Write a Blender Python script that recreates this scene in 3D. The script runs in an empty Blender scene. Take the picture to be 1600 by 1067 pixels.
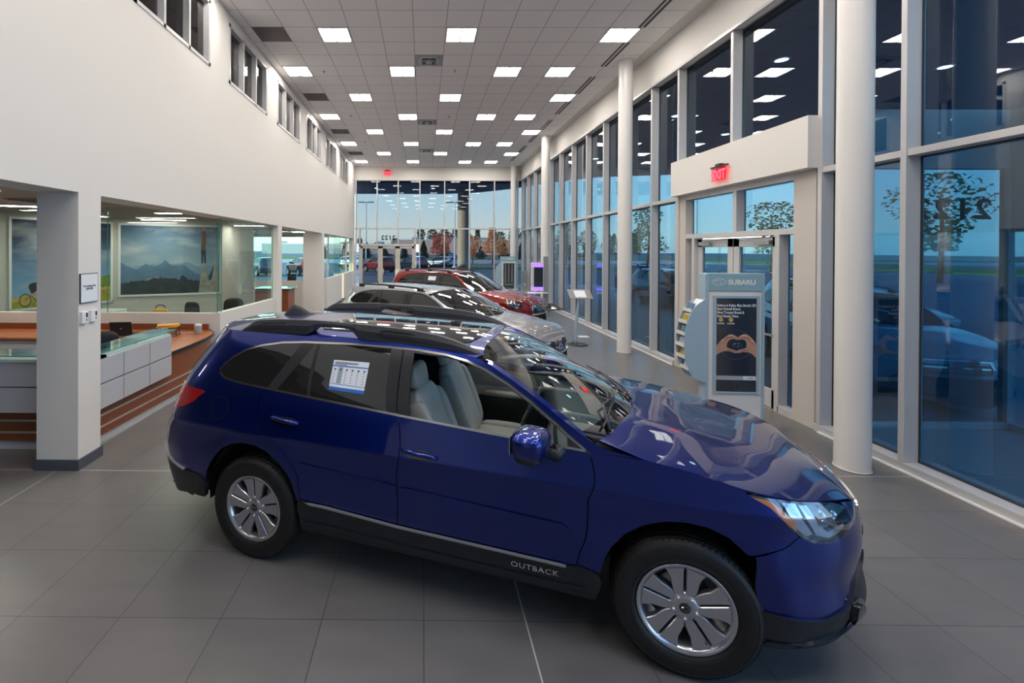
import bpy, math, random
from mathutils import Matrix, Vector
C = bpy.context.scene.collection
SC = bpy.context.scene
random.seed(7)
PI = math.pi
# ------------------------------------------------------------------ camera
def camera_matrix(pitch, yaw, roll, loc):
    Rz = Matrix.Rotation(yaw, 3, 'Z'); Rx = Matrix.Rotation(pitch, 3, 'X'); Ry = Matrix.Rotation(roll, 3, 'Y')
    R = Rz @ Rx @ Ry                      # columns: right, forward, up
    r, f, u = R.col[0], R.col[1], R.col[2]
    M = Matrix(((r.x, u.x, -f.x, loc[0]), (r.y, u.y, -f.y, loc[1]), (r.z, u.z, -f.z, loc[2]), (0, 0, 0, 1)))
    return M
cam = bpy.data.objects.new('camera', bpy.data.cameras.new('camera'))
C.objects.link(cam)
cam.data.sensor_width = 36.0
cam.data.lens = 720.8 / 1600 * 36
cam.data.shift_x = (800 - 657.0) / 1600
cam.data.shift_y = -(533.5 - 394.1) / 1600
cam.data.clip_start = .05; cam.data.clip_end = 2000
cam.matrix_world = camera_matrix(-.0045, .0068, -.0048, (0, 0, 2.2245))
SC.camera = cam
# ------------------------------------------------------------------ view, world, sun
SC.view_settings.view_transform = 'Standard'; SC.view_settings.look = 'None'
SC.view_settings.gamma = 1; SC.view_settings.use_curve_mapping = False
SC.view_settings.exposure = EXPO = 1.0
SKY_STRENGTH = 1.6; PANEL = 15.5; SUN = 6.0
W = bpy.data.worlds.new('dusk_sky'); SC.world = W; W.use_nodes = True
nt = W.node_tree; nt.nodes.clear()
o_ = nt.nodes.new('ShaderNodeOutputWorld'); b_ = nt.nodes.new('ShaderNodeBackground')
tc = nt.nodes.new('ShaderNodeTexCoord'); sx = nt.nodes.new('ShaderNodeSeparateXYZ'); rp = nt.nodes.new('ShaderNodeValToRGB')
nt.links.new(tc.outputs['Generated'], sx.inputs[0]); nt.links.new(sx.outputs['Z'], rp.inputs[0])
e = rp.color_ramp.elements
e[0].position = 0.0; e[0].color = (.72, .78, .78, 1)
e[1].position = 1.0; e[1].color = (.07, .17, .42, 1)
for p_, c_ in ((.03, (.84, .88, .84, 1)), (.10, (.66, .84, .94, 1)), (.28, (.42, .70, .98, 1)), (.55, (.20, .46, .90, 1))):
    q_ = e.new(p_); q_.color = c_
nt.links.new(rp.outputs[0], b_.inputs[0]); b_.inputs[1].default_value = SKY_STRENGTH
nt.links.new(b_.outputs[0], o_.inputs[0])
sl = bpy.data.lights.new('low_sun', 'SUN'); sl.energy = SUN; sl.color = (1, .72, .42); sl.angle = .01
so = bpy.data.objects.new('low_sun', sl); C.objects.link(so)
so.rotation_euler = Vector((1, .25, -.15)).to_track_quat('-Z', 'Y').to_euler()
# ------------------------------------------------------------------ materials
def nmat(name):
    m = bpy.data.materials.new(name); m.use_nodes = True
    return m, m.node_tree, m.node_tree.nodes['Principled BSDF']
def mat(name, col, rough=.5, metal=0., coat=0., emis=None, estr=0., noise=0., nscale=8., bump=0., spec=.5, stretch=None):
    m, t, p = nmat(name)
    p.inputs['Base Color'].default_value = (*col, 1); p.inputs['Roughness'].default_value = rough
    p.inputs['Metallic'].default_value = metal; p.inputs['Coat Weight'].default_value = coat
    p.inputs['Coat Roughness'].default_value = .02; p.inputs['Specular IOR Level'].default_value = spec
    if emis:
        p.inputs['Emission Color'].default_value = (*emis, 1); p.inputs['Emission Strength'].default_value = estr
    if noise or bump:
        co = t.nodes.new('ShaderNodeTexCoord'); mp = t.nodes.new('ShaderNodeMapping'); n = t.nodes.new('ShaderNodeTexNoise')
        if stretch: mp.inputs['Scale'].default_value = stretch
        n.inputs['Scale'].default_value = nscale; n.inputs['Detail'].default_value = 6
        t.links.new(co.outputs['Object'], mp.inputs[0]); t.links.new(mp.outputs[0], n.inputs['Vector'])
        if noise:
            mx = t.nodes.new('ShaderNodeMix'); mx.data_type = 'RGBA'
            mx.inputs[6].default_value = tuple(c * (1 - noise) for c in col) + (1,)
            mx.inputs[7].default_value = tuple(min(1, c * (1 + noise)) for c in col) + (1,)
            t.links.new(n.outputs[0], mx.inputs[0]); t.links.new(mx.outputs[2], p.inputs['Base Color'])
        if bump:
            bp = t.nodes.new('ShaderNodeBump'); bp.inputs['Strength'].default_value = bump; bp.inputs['Distance'].default_value = .01
            t.links.new(n.outputs[0], bp.inputs['Height']); t.links.new(bp.outputs[0], p.inputs['Normal'])
    return m
def glass(name, tint, gain=1., base=.04, gcol=(1, 1, 1)):
    m = bpy.data.materials.new(name); m.use_nodes = True; t = m.node_tree; t.nodes.clear()
    o = t.nodes.new('ShaderNodeOutputMaterial'); mx = t.nodes.new('ShaderNodeMixShader')
    tr = t.nodes.new('ShaderNodeBsdfTransparent'); gl = t.nodes.new('ShaderNodeBsdfGlossy'); lw = t.nodes.new('ShaderNodeLayerWeight')
    lw.inputs[0].default_value = .5
    tr.inputs[0].default_value = (*tint, 1); gl.inputs['Roughness'].default_value = 0; gl.inputs[0].default_value = (*gcol, 1)
    pw = t.nodes.new('ShaderNodeMath'); pw.operation = 'POWER'; pw.inputs[1].default_value = 5
    ma = t.nodes.new('ShaderNodeMath'); ma.operation = 'MULTIPLY_ADD'; ma.inputs[1].default_value = (1 - base) * gain; ma.inputs[2].default_value = base * gain
    ma.use_clamp = True
    t.links.new(lw.outputs['Facing'], pw.inputs[0]); t.links.new(pw.outputs[0], ma.inputs[0]); t.links.new(ma.outputs[0], mx.inputs[0])
    t.links.new(tr.outputs[0], mx.inputs[1]); t.links.new(gl.outputs[0], mx.inputs[2]); t.links.new(mx.outputs[0], o.inputs[0])
    return m
def grid_mat(name, x0, y0, t, base, line, lw, rough, noise=.05, extra=None, bump=.0, spec=.5):
    """square tile grid: world-space joints every t metres from (x0, y0)"""
    m, nt, p = nmat(name); N = nt.nodes.new; L = nt.links.new
    geo = N('ShaderNodeNewGeometry'); sp = N('ShaderNodeSeparateXYZ'); L(geo.outputs['Position'], sp.inputs[0])
    def M(op, a, b=None, c=None):
        n = N('ShaderNodeMath'); n.operation = op
        for i, v in enumerate((a, b, c)):
            if v is None: continue
            if isinstance(v, (int, float)): n.inputs[i].default_value = v
            else: L(v, n.inputs[i])
        return n.outputs[0]
    def dist(ax, o, per):
        a = M('DIVIDE', M('SUBTRACT', sp.outputs[ax], o), per)
        f = M('ABSOLUTE', M('SUBTRACT', a, M('ROUND', a)))
        return M('MULTIPLY', f, per)
    dx, dy = dist(0, x0, t), dist(1, y0, t)
    near = M('LESS_THAN', M('MINIMUM', dx, dy), lw)
    no = N('ShaderNodeTexNoise'); no.inputs['Scale'].default_value = 2.2; no.inputs['Detail'].default_value = 8
    mp = N('ShaderNodeMapping'); mp.inputs['Scale'].default_value = (1, 3.5, 1); L(geo.outputs['Position'], mp.inputs[0]); L(mp.outputs[0], no.inputs['Vector'])
    # every tile a little different
    wn = N('ShaderNodeTexWhiteNoise'); wn.noise_dimensions = '2D'; cb = N('ShaderNodeCombineXYZ')
    L(M('FLOOR', M('DIVIDE', M('SUBTRACT', sp.outputs[0], x0), t)), cb.inputs[0]); L(M('FLOOR', M('DIVIDE', M('SUBTRACT', sp.outputs[1], y0), t)), cb.inputs[1])
    L(cb.outputs[0], wn.inputs[0])
    v = M('ADD', M('MULTIPLY', M('SUBTRACT', no.outputs[0], .5), noise * 3), M('MULTIPLY', M('SUBTRACT', wn.outputs[0], .5), noise * .8))
    v = M('ADD', v, 1.0)
    vm = N('ShaderNodeVectorMath'); vm.operation = 'SCALE'; vm.inputs[0].default_value = base; L(v, vm.inputs['Scale'])
    mx = N('ShaderNodeMix'); mx.data_type = 'RGBA'; L(near, mx.inputs[0]); L(vm.outputs[0], mx.inputs[6]); mx.inputs[7].default_value = (*line, 1)
    out = mx.outputs[2]
    if extra:
        for (ax, val, per, wd, colr) in extra:
            a = dist(ax, val, per); mk = M('LESS_THAN', a, wd)
            m2 = N('ShaderNodeMix'); m2.data_type = 'RGBA'; L(mk, m2.inputs[0]); L(out, m2.inputs[6]); m2.inputs[7].default_value = (*colr, 1); out = m2.outputs[2]
    L(out, p.inputs['Base Color']); p.inputs['Roughness'].default_value = rough; p.inputs['Specular IOR Level'].default_value = spec
    if bump:
        bp = N('ShaderNodeBump'); bp.inputs['Strength'].default_value = bump; bp.inputs['Distance'].default_value = .003
        L(M('SUBTRACT', no.outputs[0], near), bp.inputs['Height']); L(bp.outputs[0], p.inputs['Normal'])
    return m
def wood_mat(name, a, b, rough=.3, sc=(1, 14, 14)):
    m, t, p = nmat(name)
    co = t.nodes.new('ShaderNodeTexCoord'); mp = t.nodes.new('ShaderNodeMapping'); mp.inputs['Scale'].default_value = sc
    n = t.nodes.new('ShaderNodeTexNoise'); n.inputs['Scale'].default_value = 2.5; n.inputs['Detail'].default_value = 5; n.inputs['Distortion'].default_value = .6
    mx = t.nodes.new('ShaderNodeMix'); mx.data_type = 'RGBA'; mx.inputs[6].default_value = (*a, 1); mx.inputs[7].default_value = (*b, 1)
    t.links.new(co.outputs['Object'], mp.inputs[0]); t.links.new(mp.outputs[0], n.inputs['Vector']); t.links.new(n.outputs[0], mx.inputs[0])
    t.links.new(mx.outputs[2], p.inputs['Base Color']); p.inputs['Roughness'].default_value = rough
    return m
M = dict(
    wall=mat('wall_paint', (.76, .735, .70), .75, noise=.012, nscale=3, bump=.02),
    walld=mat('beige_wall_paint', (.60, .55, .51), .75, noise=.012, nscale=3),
    column=mat('column_paint', (.80, .785, .765), .28, noise=.01, nscale=2),
    alu=mat('painted_aluminium', (.60, .595, .60), .34, .15, noise=.01, nscale=5),
    alud=mat('dark_gasket', (.03, .035, .04), .5, noise=.1),
    white=mat('white_plastic', (.82, .82, .83), .3, noise=.01),
    baseb=mat('baseboard_rubber', (.075, .085, .11), .45, noise=.08),
    floor=grid_mat('floor_tiles', -3.0477, 4.5984, .6119, (.150, .143, .140), (.045, .043, .043), .0022, .34, .09,
                   extra=[(0, .6237, 4.2833, .0042, (.55, .52, .48)), (1, 4.5984, 12.238, .0042, (.55, .52, .48))], bump=.15),
    ceil=grid_mat('ceiling_tiles', -2.6586, 8.0636, .6119, (.82, .795, .79), (.30, .29, .29), .0055, .9, .015, spec=.1),
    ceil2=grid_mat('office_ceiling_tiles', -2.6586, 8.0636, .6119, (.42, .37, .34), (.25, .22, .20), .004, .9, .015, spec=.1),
    glassR=glass('tinted_curtain_glass', (.34, .48, .54), 1.25, .06),
    glassF=glass('clear_curtain_glass', (.44, .47, .48), .5, .035),
    glassN=glass('daylight_glass', (.90, .95, 1.0), .6, .04),  # clearer tint for out-of-view panes, chosen to let more daylight in
    glassP=glass('greenish_partition_glass', (.86, .95, .92), .8, .04),
    glassE=mat('green_glass_edge', (.10, .33, .28), .1, spec=.8, noise=.02),
    glassO=glass('entrance_screen_glass', (.55, .76, .86), 1.2, .10),
    glassS=glass('counter_glass', (.70, .88, .84), 1.2, .08),
    lamp=mat('lamp_diffuser', (.9, .9, .9), .5, emis=(1, .93, .85), estr=PANEL, noise=.01),
    strip=mat('office_lamp_diffuser', (.9, .9, .9), .5, emis=(1, .9, .78), estr=24, noise=.01),
    lampf=mat('lamp_frame', (.78, .77, .75), .5, noise=.01),
    grille=mat('return_grille', (.17, .15, .15), .5, .3, noise=.1, nscale=30, stretch=(1, 20, 1)),
    metalg=mat('grey_metal', (.42, .42, .43), .35, .6, noise=.05),
    black=mat('black_plastic', (.016, .017, .02), .42, noise=.15, nscale=20),
    gloss=mat('piano_black', (.006, .006, .008), .06, coat=1, noise=.05),
    clad=mat('grained_cladding', (.010, .012, .017), .40, noise=.1, nscale=60, bump=.12),
    rail=mat('roof_rail_plastic', (.030, .033, .042), .5, spec=.3, noise=.1, nscale=50, bump=.1),
    rubber=mat('tyre_rubber', (.007, .007, .0075), .52, noise=.2, nscale=20, bump=.1),
    chrome=mat('chrome', (.86, .86, .88), .07, 1., noise=.01),
    satin=mat('satin_trim', (.62, .60, .57), .16, 1., noise=.01),
    rim=mat('alloy_silver', (.52, .52, .56), .24, .85, coat=.5, noise=.02),
    rimd=mat('dark_alloy', (.06, .06, .065), .3, .6, coat=.5, noise=.05),
    disc=mat('brake_steel', (.22, .22, .23), .4, .9, noise=.1, nscale=30),
    liner=mat('wheel_well', (.008, .008, .009), .85, noise=.2),
    leather=mat('ivory_leather', (.46, .44, .40), .42, noise=.05, nscale=25, bump=.06),
    dash=mat('dashboard_grain', (.030, .031, .036), .5, noise=.1, nscale=40, bump=.08),
    beige=mat('beige_trim', (.36, .33, .28), .5, noise=.05, nscale=20),
    carglass=glass('windscreen_glass', (.70, .86, .88), 1.6, .07),
    carclear=glass('side_window_glass', (.9, .96, .96), .5, .03),
    cartint=mat('privacy_glass', (.012, .012, .013), .03, spec=.9, noise=.05),
    lens=glass('headlight_lens', (.93, .96, 1), 1.6, .08),
    amber=mat('amber_reflector', (.75, .22, .015), .15, coat=1, noise=.08, nscale=60),
    redlens=mat('red_lens', (.26, .003, .006), .10, coat=1, noise=.12, nscale=30, emis=(1, .03, .03), estr=.02),
    projector=mat('headlight_chrome', (.55, .60, .66), .12, 1., noise=.05, nscale=40),
    paper=mat('paper', (.80, .84, .90), .6, noise=.02),
    ink=mat('dark_ink', (.03, .04, .06), .6, noise=.05),
    blueink=mat('blue_ink', (.03, .16, .60), .5, noise=.05),
    greyink=mat('grey_ink', (.38, .44, .50), .6, noise=.05),
    wood=wood_mat('cherry_laminate', (.20, .055, .020), (.30, .090, .035), .32, (3, 3, 22)),
    woodtop=wood_mat('cherry_worktop', (.42, .13, .045), (.52, .19, .075), .28, (2, 10, 10)),
    lam=mat('grey_laminate', (.50, .51, .55), .45, noise=.03, nscale=12, stretch=(1, 1, 8)),
    strip2=mat('brushed_strip', (.62, .60, .60), .3, .7, noise=.04),
    asphalt=mat('asphalt', (.16, .17, .19), .9, noise=.15, nscale=4),
    concrete=mat('pale_concrete', (.46, .47, .48), .85, noise=.06, nscale=3),
    extwall=mat('exterior_panel', (.48, .52, .54), .6, noise=.02, nscale=2),
    soffit=mat('soffit_panel', (.11, .17, .26), .8, noise=.04, nscale=2),
    grass=mat('roadside_grass', (.16, .22, .06), .95, noise=.3, nscale=2),
    leafg=mat('green_leaves', (.05, .085, .03), .9, noise=.5, nscale=6),
    leafd=mat('dark_evergreen_needles', (.02, .045, .035), .9, noise=.4, nscale=6),
    leafr=mat('autumn_red_leaves', (.60, .16, .10), .9, noise=.4, nscale=7),
    leafo=mat('autumn_orange_leaves', (.72, .32, .12), .9, noise=.4, nscale=7),
    bark=mat('bark', (.10, .07, .05), .9, noise=.3),
    brick=mat('pale_brick', (.78, .58, .50), .85, noise=.1, nscale=1),
    redexit=mat('exit_red', (.8, .02, .03), .4, emis=(1, .03, .06), estr=2.6, noise=.02),
    led=mat('violet_led', (.2, .1, .8), .4, emis=(.22, .10, 1.), estr=1.3, noise=.02),
    kiosk=mat('kiosk_silver_blue', (.42, .57, .68), .32, .25, noise=.02),
    kioskh=mat('kiosk_header_teal', (.27, .46, .54), .4, noise=.02),
    poster=mat('poster_navy', (.014, .022, .040), .22, coat=.6, noise=.25, nscale=3),
    skin=mat('printed_skin', (.52, .30, .22), .5, noise=.1, nscale=14),
    skinl=mat('printed_skin_light', (.70, .46, .36), .5, noise=.08, nscale=14),
    skind=mat('printed_skin_shade', (.26, .12, .09), .5, noise=.1, nscale=14),
    folder=mat('manila_orange', (.85, .42, .06), .6, noise=.05),
    pink=mat('pink_paper', (.85, .12, .35), .6, noise=.05),
    fabric=mat('grey_fabric', (.35, .36, .38), .8, noise=.1, nscale=60),
    jacket=mat('printed_brown_jacket', (.16, .09, .06), .8, noise=.1),
    trouser=mat('printed_dark_trousers', (.03, .045, .05), .8, noise=.1),
    shirt=mat('printed_black_shirt', (.02, .025, .05), .8, noise=.1),
    field=mat('printed_field', (.34, .30, .04), .8, noise=.55, nscale=9, stretch=(1, 1, 6)),
    hill=mat('printed_green_hill', (.13, .22, .03), .8, noise=.4, nscale=5),
    straw=mat('printed_straw', (.55, .38, .10), .8, noise=.3, nscale=6),
    mfar=mat('printed_far_range', (.20, .33, .47), .8, noise=.25, nscale=5),
    mmid=mat('printed_mid_range', (.11, .20, .31), .8, noise=.35, nscale=4),
    mnear=mat('printed_near_ridge', (.045, .06, .07), .8, noise=.8, nscale=6),
    rock=mat('printed_pale_rock', (.34, .32, .28), .8, noise=.55, nscale=7),
)
def sky_print(name, top, low, z0, z1, cs):
    m, t, p = nmat(name); g = t.nodes.new('ShaderNodeNewGeometry'); s = t.nodes.new('ShaderNodeSeparateXYZ')
    mr = t.nodes.new('ShaderNodeMapRange'); mr.inputs[1].default_value = z0; mr.inputs[2].default_value = z1
    mx = t.nodes.new('ShaderNodeMix'); mx.data_type = 'RGBA'; mx.inputs[6].default_value = (*low, 1); mx.inputs[7].default_value = (*top, 1)
    n = t.nodes.new('ShaderNodeTexNoise'); n.inputs['Scale'].default_value = cs; n.inputs['Detail'].default_value = 7
    mp = t.nodes.new('ShaderNodeMapping'); mp.inputs['Scale'].default_value = (1, 1, 2.4)
    rp = t.nodes.new('ShaderNodeValToRGB'); rp.color_ramp.elements[0].position = .48; rp.color_ramp.elements[1].position = .74
    m2 = t.nodes.new('ShaderNodeMix'); m2.data_type = 'RGBA'; m2.inputs[7].default_value = (.50, .52, .54, 1)
    L = t.links.new
    L(g.outputs['Position'], s.inputs[0]); L(s.outputs['Z'], mr.inputs[0]); L(mr.outputs[0], mx.inputs[0])
    L(g.outputs['Position'], mp.inputs[0]); L(mp.outputs[0], n.inputs['Vector']); L(n.outputs[0], rp.inputs[0])
    mm = t.nodes.new('ShaderNodeMath'); mm.operation = 'MULTIPLY'; mm.inputs[1].default_value = .75; L(rp.outputs[0], mm.inputs[0])
    L(mm.outputs[0], m2.inputs[0]); L(mx.outputs[2], m2.inputs[6]); L(m2.outputs[2], p.inputs['Base Color']); p.inputs['Roughness'].default_value = .6
    return m
M['sky1'] = sky_print('printed_deep_sky', (.006, .016, .060), (.20, .38, .62), 1.2, 2.5, .9)
M['sky2'] = sky_print('printed_cloudy_sky', (.07, .13, .22), (.34, .46, .56), 1.5, 2.7, 1.1)
def paint(name, col, metal=.55, rough=.32):
    m, t, p = nmat(name)
    p.inputs['Base Color'].default_value = (*col, 1); p.inputs['Metallic'].default_value = metal; p.inputs['Roughness'].default_value = rough
    p.inputs['Coat Weight'].default_value = 1; p.inputs['Coat Roughness'].default_value = .015; p.inputs['Coat IOR'].default_value = 1.5
    n = t.nodes.new('ShaderNodeTexNoise'); n.inputs['Scale'].default_value = 900; mx = t.nodes.new('ShaderNodeMix'); mx.data_type = 'RGBA'
    mx.inputs[6].default_value = tuple(c * .8 for c in col) + (1,); mx.inputs[7].default_value = tuple(min(1, c * 1.25) for c in col) + (1,)
    co = t.nodes.new('ShaderNodeTexCoord'); t.links.new(co.outputs['Object'], n.inputs['Vector'])
    t.links.new(n.outputs[0], mx.inputs[0]); t.links.new(mx.outputs[2], p.inputs['Base Color'])
    return m
PAINT = dict(blue=paint('lapis_blue_paint', (.0008, .016, .19), .85, .30), silver=paint('ice_silver_paint', (.36, .36, .39), .7), red=paint('venetian_red_paint', (.27, .008, .012)),
             dark=paint('dark_slate_paint', (.02, .05, .10)), pale=paint('pale_blue_paint', (.30, .42, .52)), white=paint('white_car_paint', (.62, .66, .70), .1))
# ------------------------------------------------------------------ mesh builder
class MB:
    def __init__(s): s.v = []; s.f = []; s.n = {}; s.sm = []; s.mi = []; s.cm = 0
    def add(s, vs, fs, smooth=False, ns=None):
        b = len(s.v); s.v += [tuple(p) for p in vs]
        for f in fs: s.f.append([b + i for i in f]); s.sm.append(smooth); s.mi.append(s.cm)
        if ns:
            for i, n in enumerate(ns): s.n[b + i] = tuple(n)
        return s
    def box(s, x0, x1, y0, y1, z0, z1, mx=None):
        vs = [(x, y, z) for z in (z0, z1) for y in (y0, y1) for x in (x0, x1)]
        if mx is not None: vs = [tuple(mx @ Vector(p)) for p in vs]
        return s.add(vs, [(0, 2, 3, 1), (4, 5, 7, 6), (0, 1, 5, 4), (2, 6, 7, 3), (0, 4, 6, 2), (1, 3, 7, 5)])
    def prism(s, poly, a, b, fr, smooth=False):
        """poly of 2-D points, extruded a..b; fr(u, v, w) -> xyz"""
        n = len(poly); ar = sum(poly[i][0] * poly[(i + 1) % n][1] - poly[(i + 1) % n][0] * poly[i][1] for i in range(n))
        if ar < 0: poly = poly[::-1]
        p0 = Vector(fr(0, 0, 0)); ex = Vector(fr(1, 0, 0)) - p0; ey = Vector(fr(0, 1, 0)) - p0; ez = Vector(fr(0, 0, 1)) - p0
        fl = (ex.cross(ey).dot(ez) < 0) != (b < a)
        vs = [fr(u, v, a) for u, v in poly] + [fr(u, v, b) for u, v in poly]
        fs = [list(range(n))[::-1], list(range(n, 2 * n))] + [(i, (i + 1) % n, n + (i + 1) % n, n + i) for i in range(n)]
        if fl: fs = [tuple(reversed(f)) for f in fs]
        b0 = len(s.f); s.add(vs, fs)
        if smooth:
            for k in range(b0 + 2, len(s.f)): s.sm[k] = True
        return s
    def tube(s, path, r, n=8, cap=True):
        P = [Vector(p) for p in path]; rr = r if isinstance(r, (list, tuple)) else [r] * len(P)
        vs = []; up = None
        for i, p in enumerate(P):
            t = (P[min(i + 1, len(P) - 1)] - P[max(i - 1, 0)]).normalized()
            if up is None: up = Vector((0, 0, 1)) if abs(t.z) < .9 else Vector((1, 0, 0))
            a = t.cross(up).normalized(); up = a.cross(t).normalized()
            for k in range(n):
                q = 2 * PI * k / n; vs.append(p + (a * math.cos(q) + up * math.sin(q)) * rr[i])
        fs = [(i * n + k, i * n + (k + 1) % n, (i + 1) * n + (k + 1) % n, (i + 1) * n + k) for i in range(len(P) - 1) for k in range(n)]
        s.add(vs, fs, True)
        if cap:
            b = len(s.v) - len(vs)
            s.f.append([b + k for k in range(n)][::-1]); s.sm.append(False); s.mi.append(s.cm)
            s.f.append([b + (len(P) - 1) * n + k for k in range(n)]); s.sm.append(False); s.mi.append(s.cm)
        return s
    def lathe(s, prof, n=32, fr=None, a0=0, a1=2 * PI):
        """prof [(r, h)], axis +h; fr maps (x, y, h)"""
        fr = fr or (lambda x, y, h: (x, y, h)); full = abs(a1 - a0 - 2 * PI) < 1e-6; m = n if full else n + 1
        vs = [fr(r * math.cos(a0 + (a1 - a0) * k / n), r * math.sin(a0 + (a1 - a0) * k / n), h) for r, h in prof for k in range(m)]
        fs = []
        for i in range(len(prof) - 1):
            for k in range(n):
                k2 = (k + 1) % m if full else k + 1
                fs.append((i * m + k, i * m + k2, (i + 1) * m + k2, (i + 1) * m + k))
        return s.add(vs, fs, True)
    def blob(s, c, size, ex=.35, nu=20, nv=12, mx=None, taper=0):
        """rounded box (superellipsoid)"""
        sg = lambda v, e: math.copysign(abs(v) ** e, v); vs = []
        for i in range(nv + 1):
            a = -PI / 2 + PI * i / nv
            for k in range(nu):
                b = 2 * PI * k / nu
                z = sg(math.sin(a), ex); q = 1 + taper * z
                p = Vector((size[0] * sg(math.cos(a), ex) * sg(math.cos(b), ex) * q, size[1] * sg(math.cos(a), ex) * sg(math.sin(b), ex) * q, size[2] * z))
                if mx is not None: p = mx @ p
                vs.append((c[0] + p.x, c[1] + p.y, c[2] + p.z))
        fs = [(i * nu + k, i * nu + (k + 1) % nu, (i + 1) * nu + (k + 1) % nu, (i + 1) * nu + k) for i in range(nv) for k in range(nu)]
        return s.add(vs, fs, True)
    def build(s, name, m, parent=None, loc=None, rz=0, bevel=0, mx=None):
        me = bpy.data.meshes.new(name); me.from_pydata(s.v, [], s.f)
        for k in (m if isinstance(m, (list, tuple)) else [m]): me.materials.append(k)
        me.polygons.foreach_set('use_smooth', s.sm); me.polygons.foreach_set('material_index', s.mi)
        me.validate(clean_customdata=False)
        if s.n and len(me.vertices) == len(s.v):
            me.normals_split_custom_set_from_vertices([s.n.get(i, (0, 0, 0)) for i in range(len(s.v))])
        me.update()
        o = bpy.data.objects.new(name, me); C.objects.link(o)
        if loc is not None: o.location = loc
        o.rotation_euler = (0, 0, rz)
        if mx is not None: o.matrix_local = mx
        if parent: o.parent = parent
        if bevel:
            b = o.modifiers.new('edge', 'BEVEL'); b.width = bevel; b.segments = 2; b.limit_method = 'ANGLE'
        return o
def tag(o, label, cat, group=None, kind=None):
    o['label'] = label; o['category'] = cat
    if group: o['group'] = group
    if kind: o['kind'] = kind
    return o
def empty(name, loc, rz=0, label=None, cat=None, group=None):
    o = bpy.data.objects.new(name, None); C.objects.link(o); o.location = loc; o.rotation_euler = (0, 0, rz); o.empty_display_size = .1
    if label: tag(o, label, cat, group)
    return o
def struct(o, label=None, cat=None):
    o['kind'] = 'structure'
    if label: o['label'] = label
    if cat: o['category'] = cat
    return o
def kids(o, memo={}):
    return [c for c in C.objects if c.parent == o]
def copy_tree(o, loc=None, rz=None, label=None, group=None, parent=None):
    c = o.copy(); C.objects.link(c); c.parent = parent
    if loc is not None: c.location = loc
    if rz is not None: c.rotation_euler = (0, 0, rz)
    if label: c['label'] = label
    if group: c['group'] = group
    for k in list(CH.get(o.name, [])) or kids(o):
        copy_tree(k, parent=c)
    return c
CH = {}
def text_obj(name, body, size, m, mx, parent=None, depth=.001, align='LEFT', shear=0, sx=1.0, bold=0.0, space=1.0):
    cu = bpy.data.curves.new(name, 'FONT'); cu.body = body; cu.size = size; cu.extrude = depth; cu.align_x = align; cu.shear = shear
    cu.offset = bold; cu.resolution_u = 3; cu.space_character = space
    t = bpy.data.objects.new(name + '_src', cu); C.objects.link(t)
    dg = bpy.context.evaluated_depsgraph_get(); me = bpy.data.meshes.new_from_object(t.evaluated_get(dg))
    bpy.data.objects.remove(t)
    for v in me.vertices: v.co.x *= sx
    me.materials.clear(); me.materials.append(m)
    o = bpy.data.objects.new(name, me); C.objects.link(o)
    if parent: o.parent = parent
    o.matrix_local = mx
    return o
def frame_mx(origin, right, up):
    r = Vector(right).normalized(); u = Vector(up).normalized(); n = r.cross(u)
    return Matrix(((r.x, u.x, n.x, origin[0]), (r.y, u.y, n.y, origin[1]), (r.z, u.z, n.z, origin[2]), (0, 0, 0, 1)))
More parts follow.
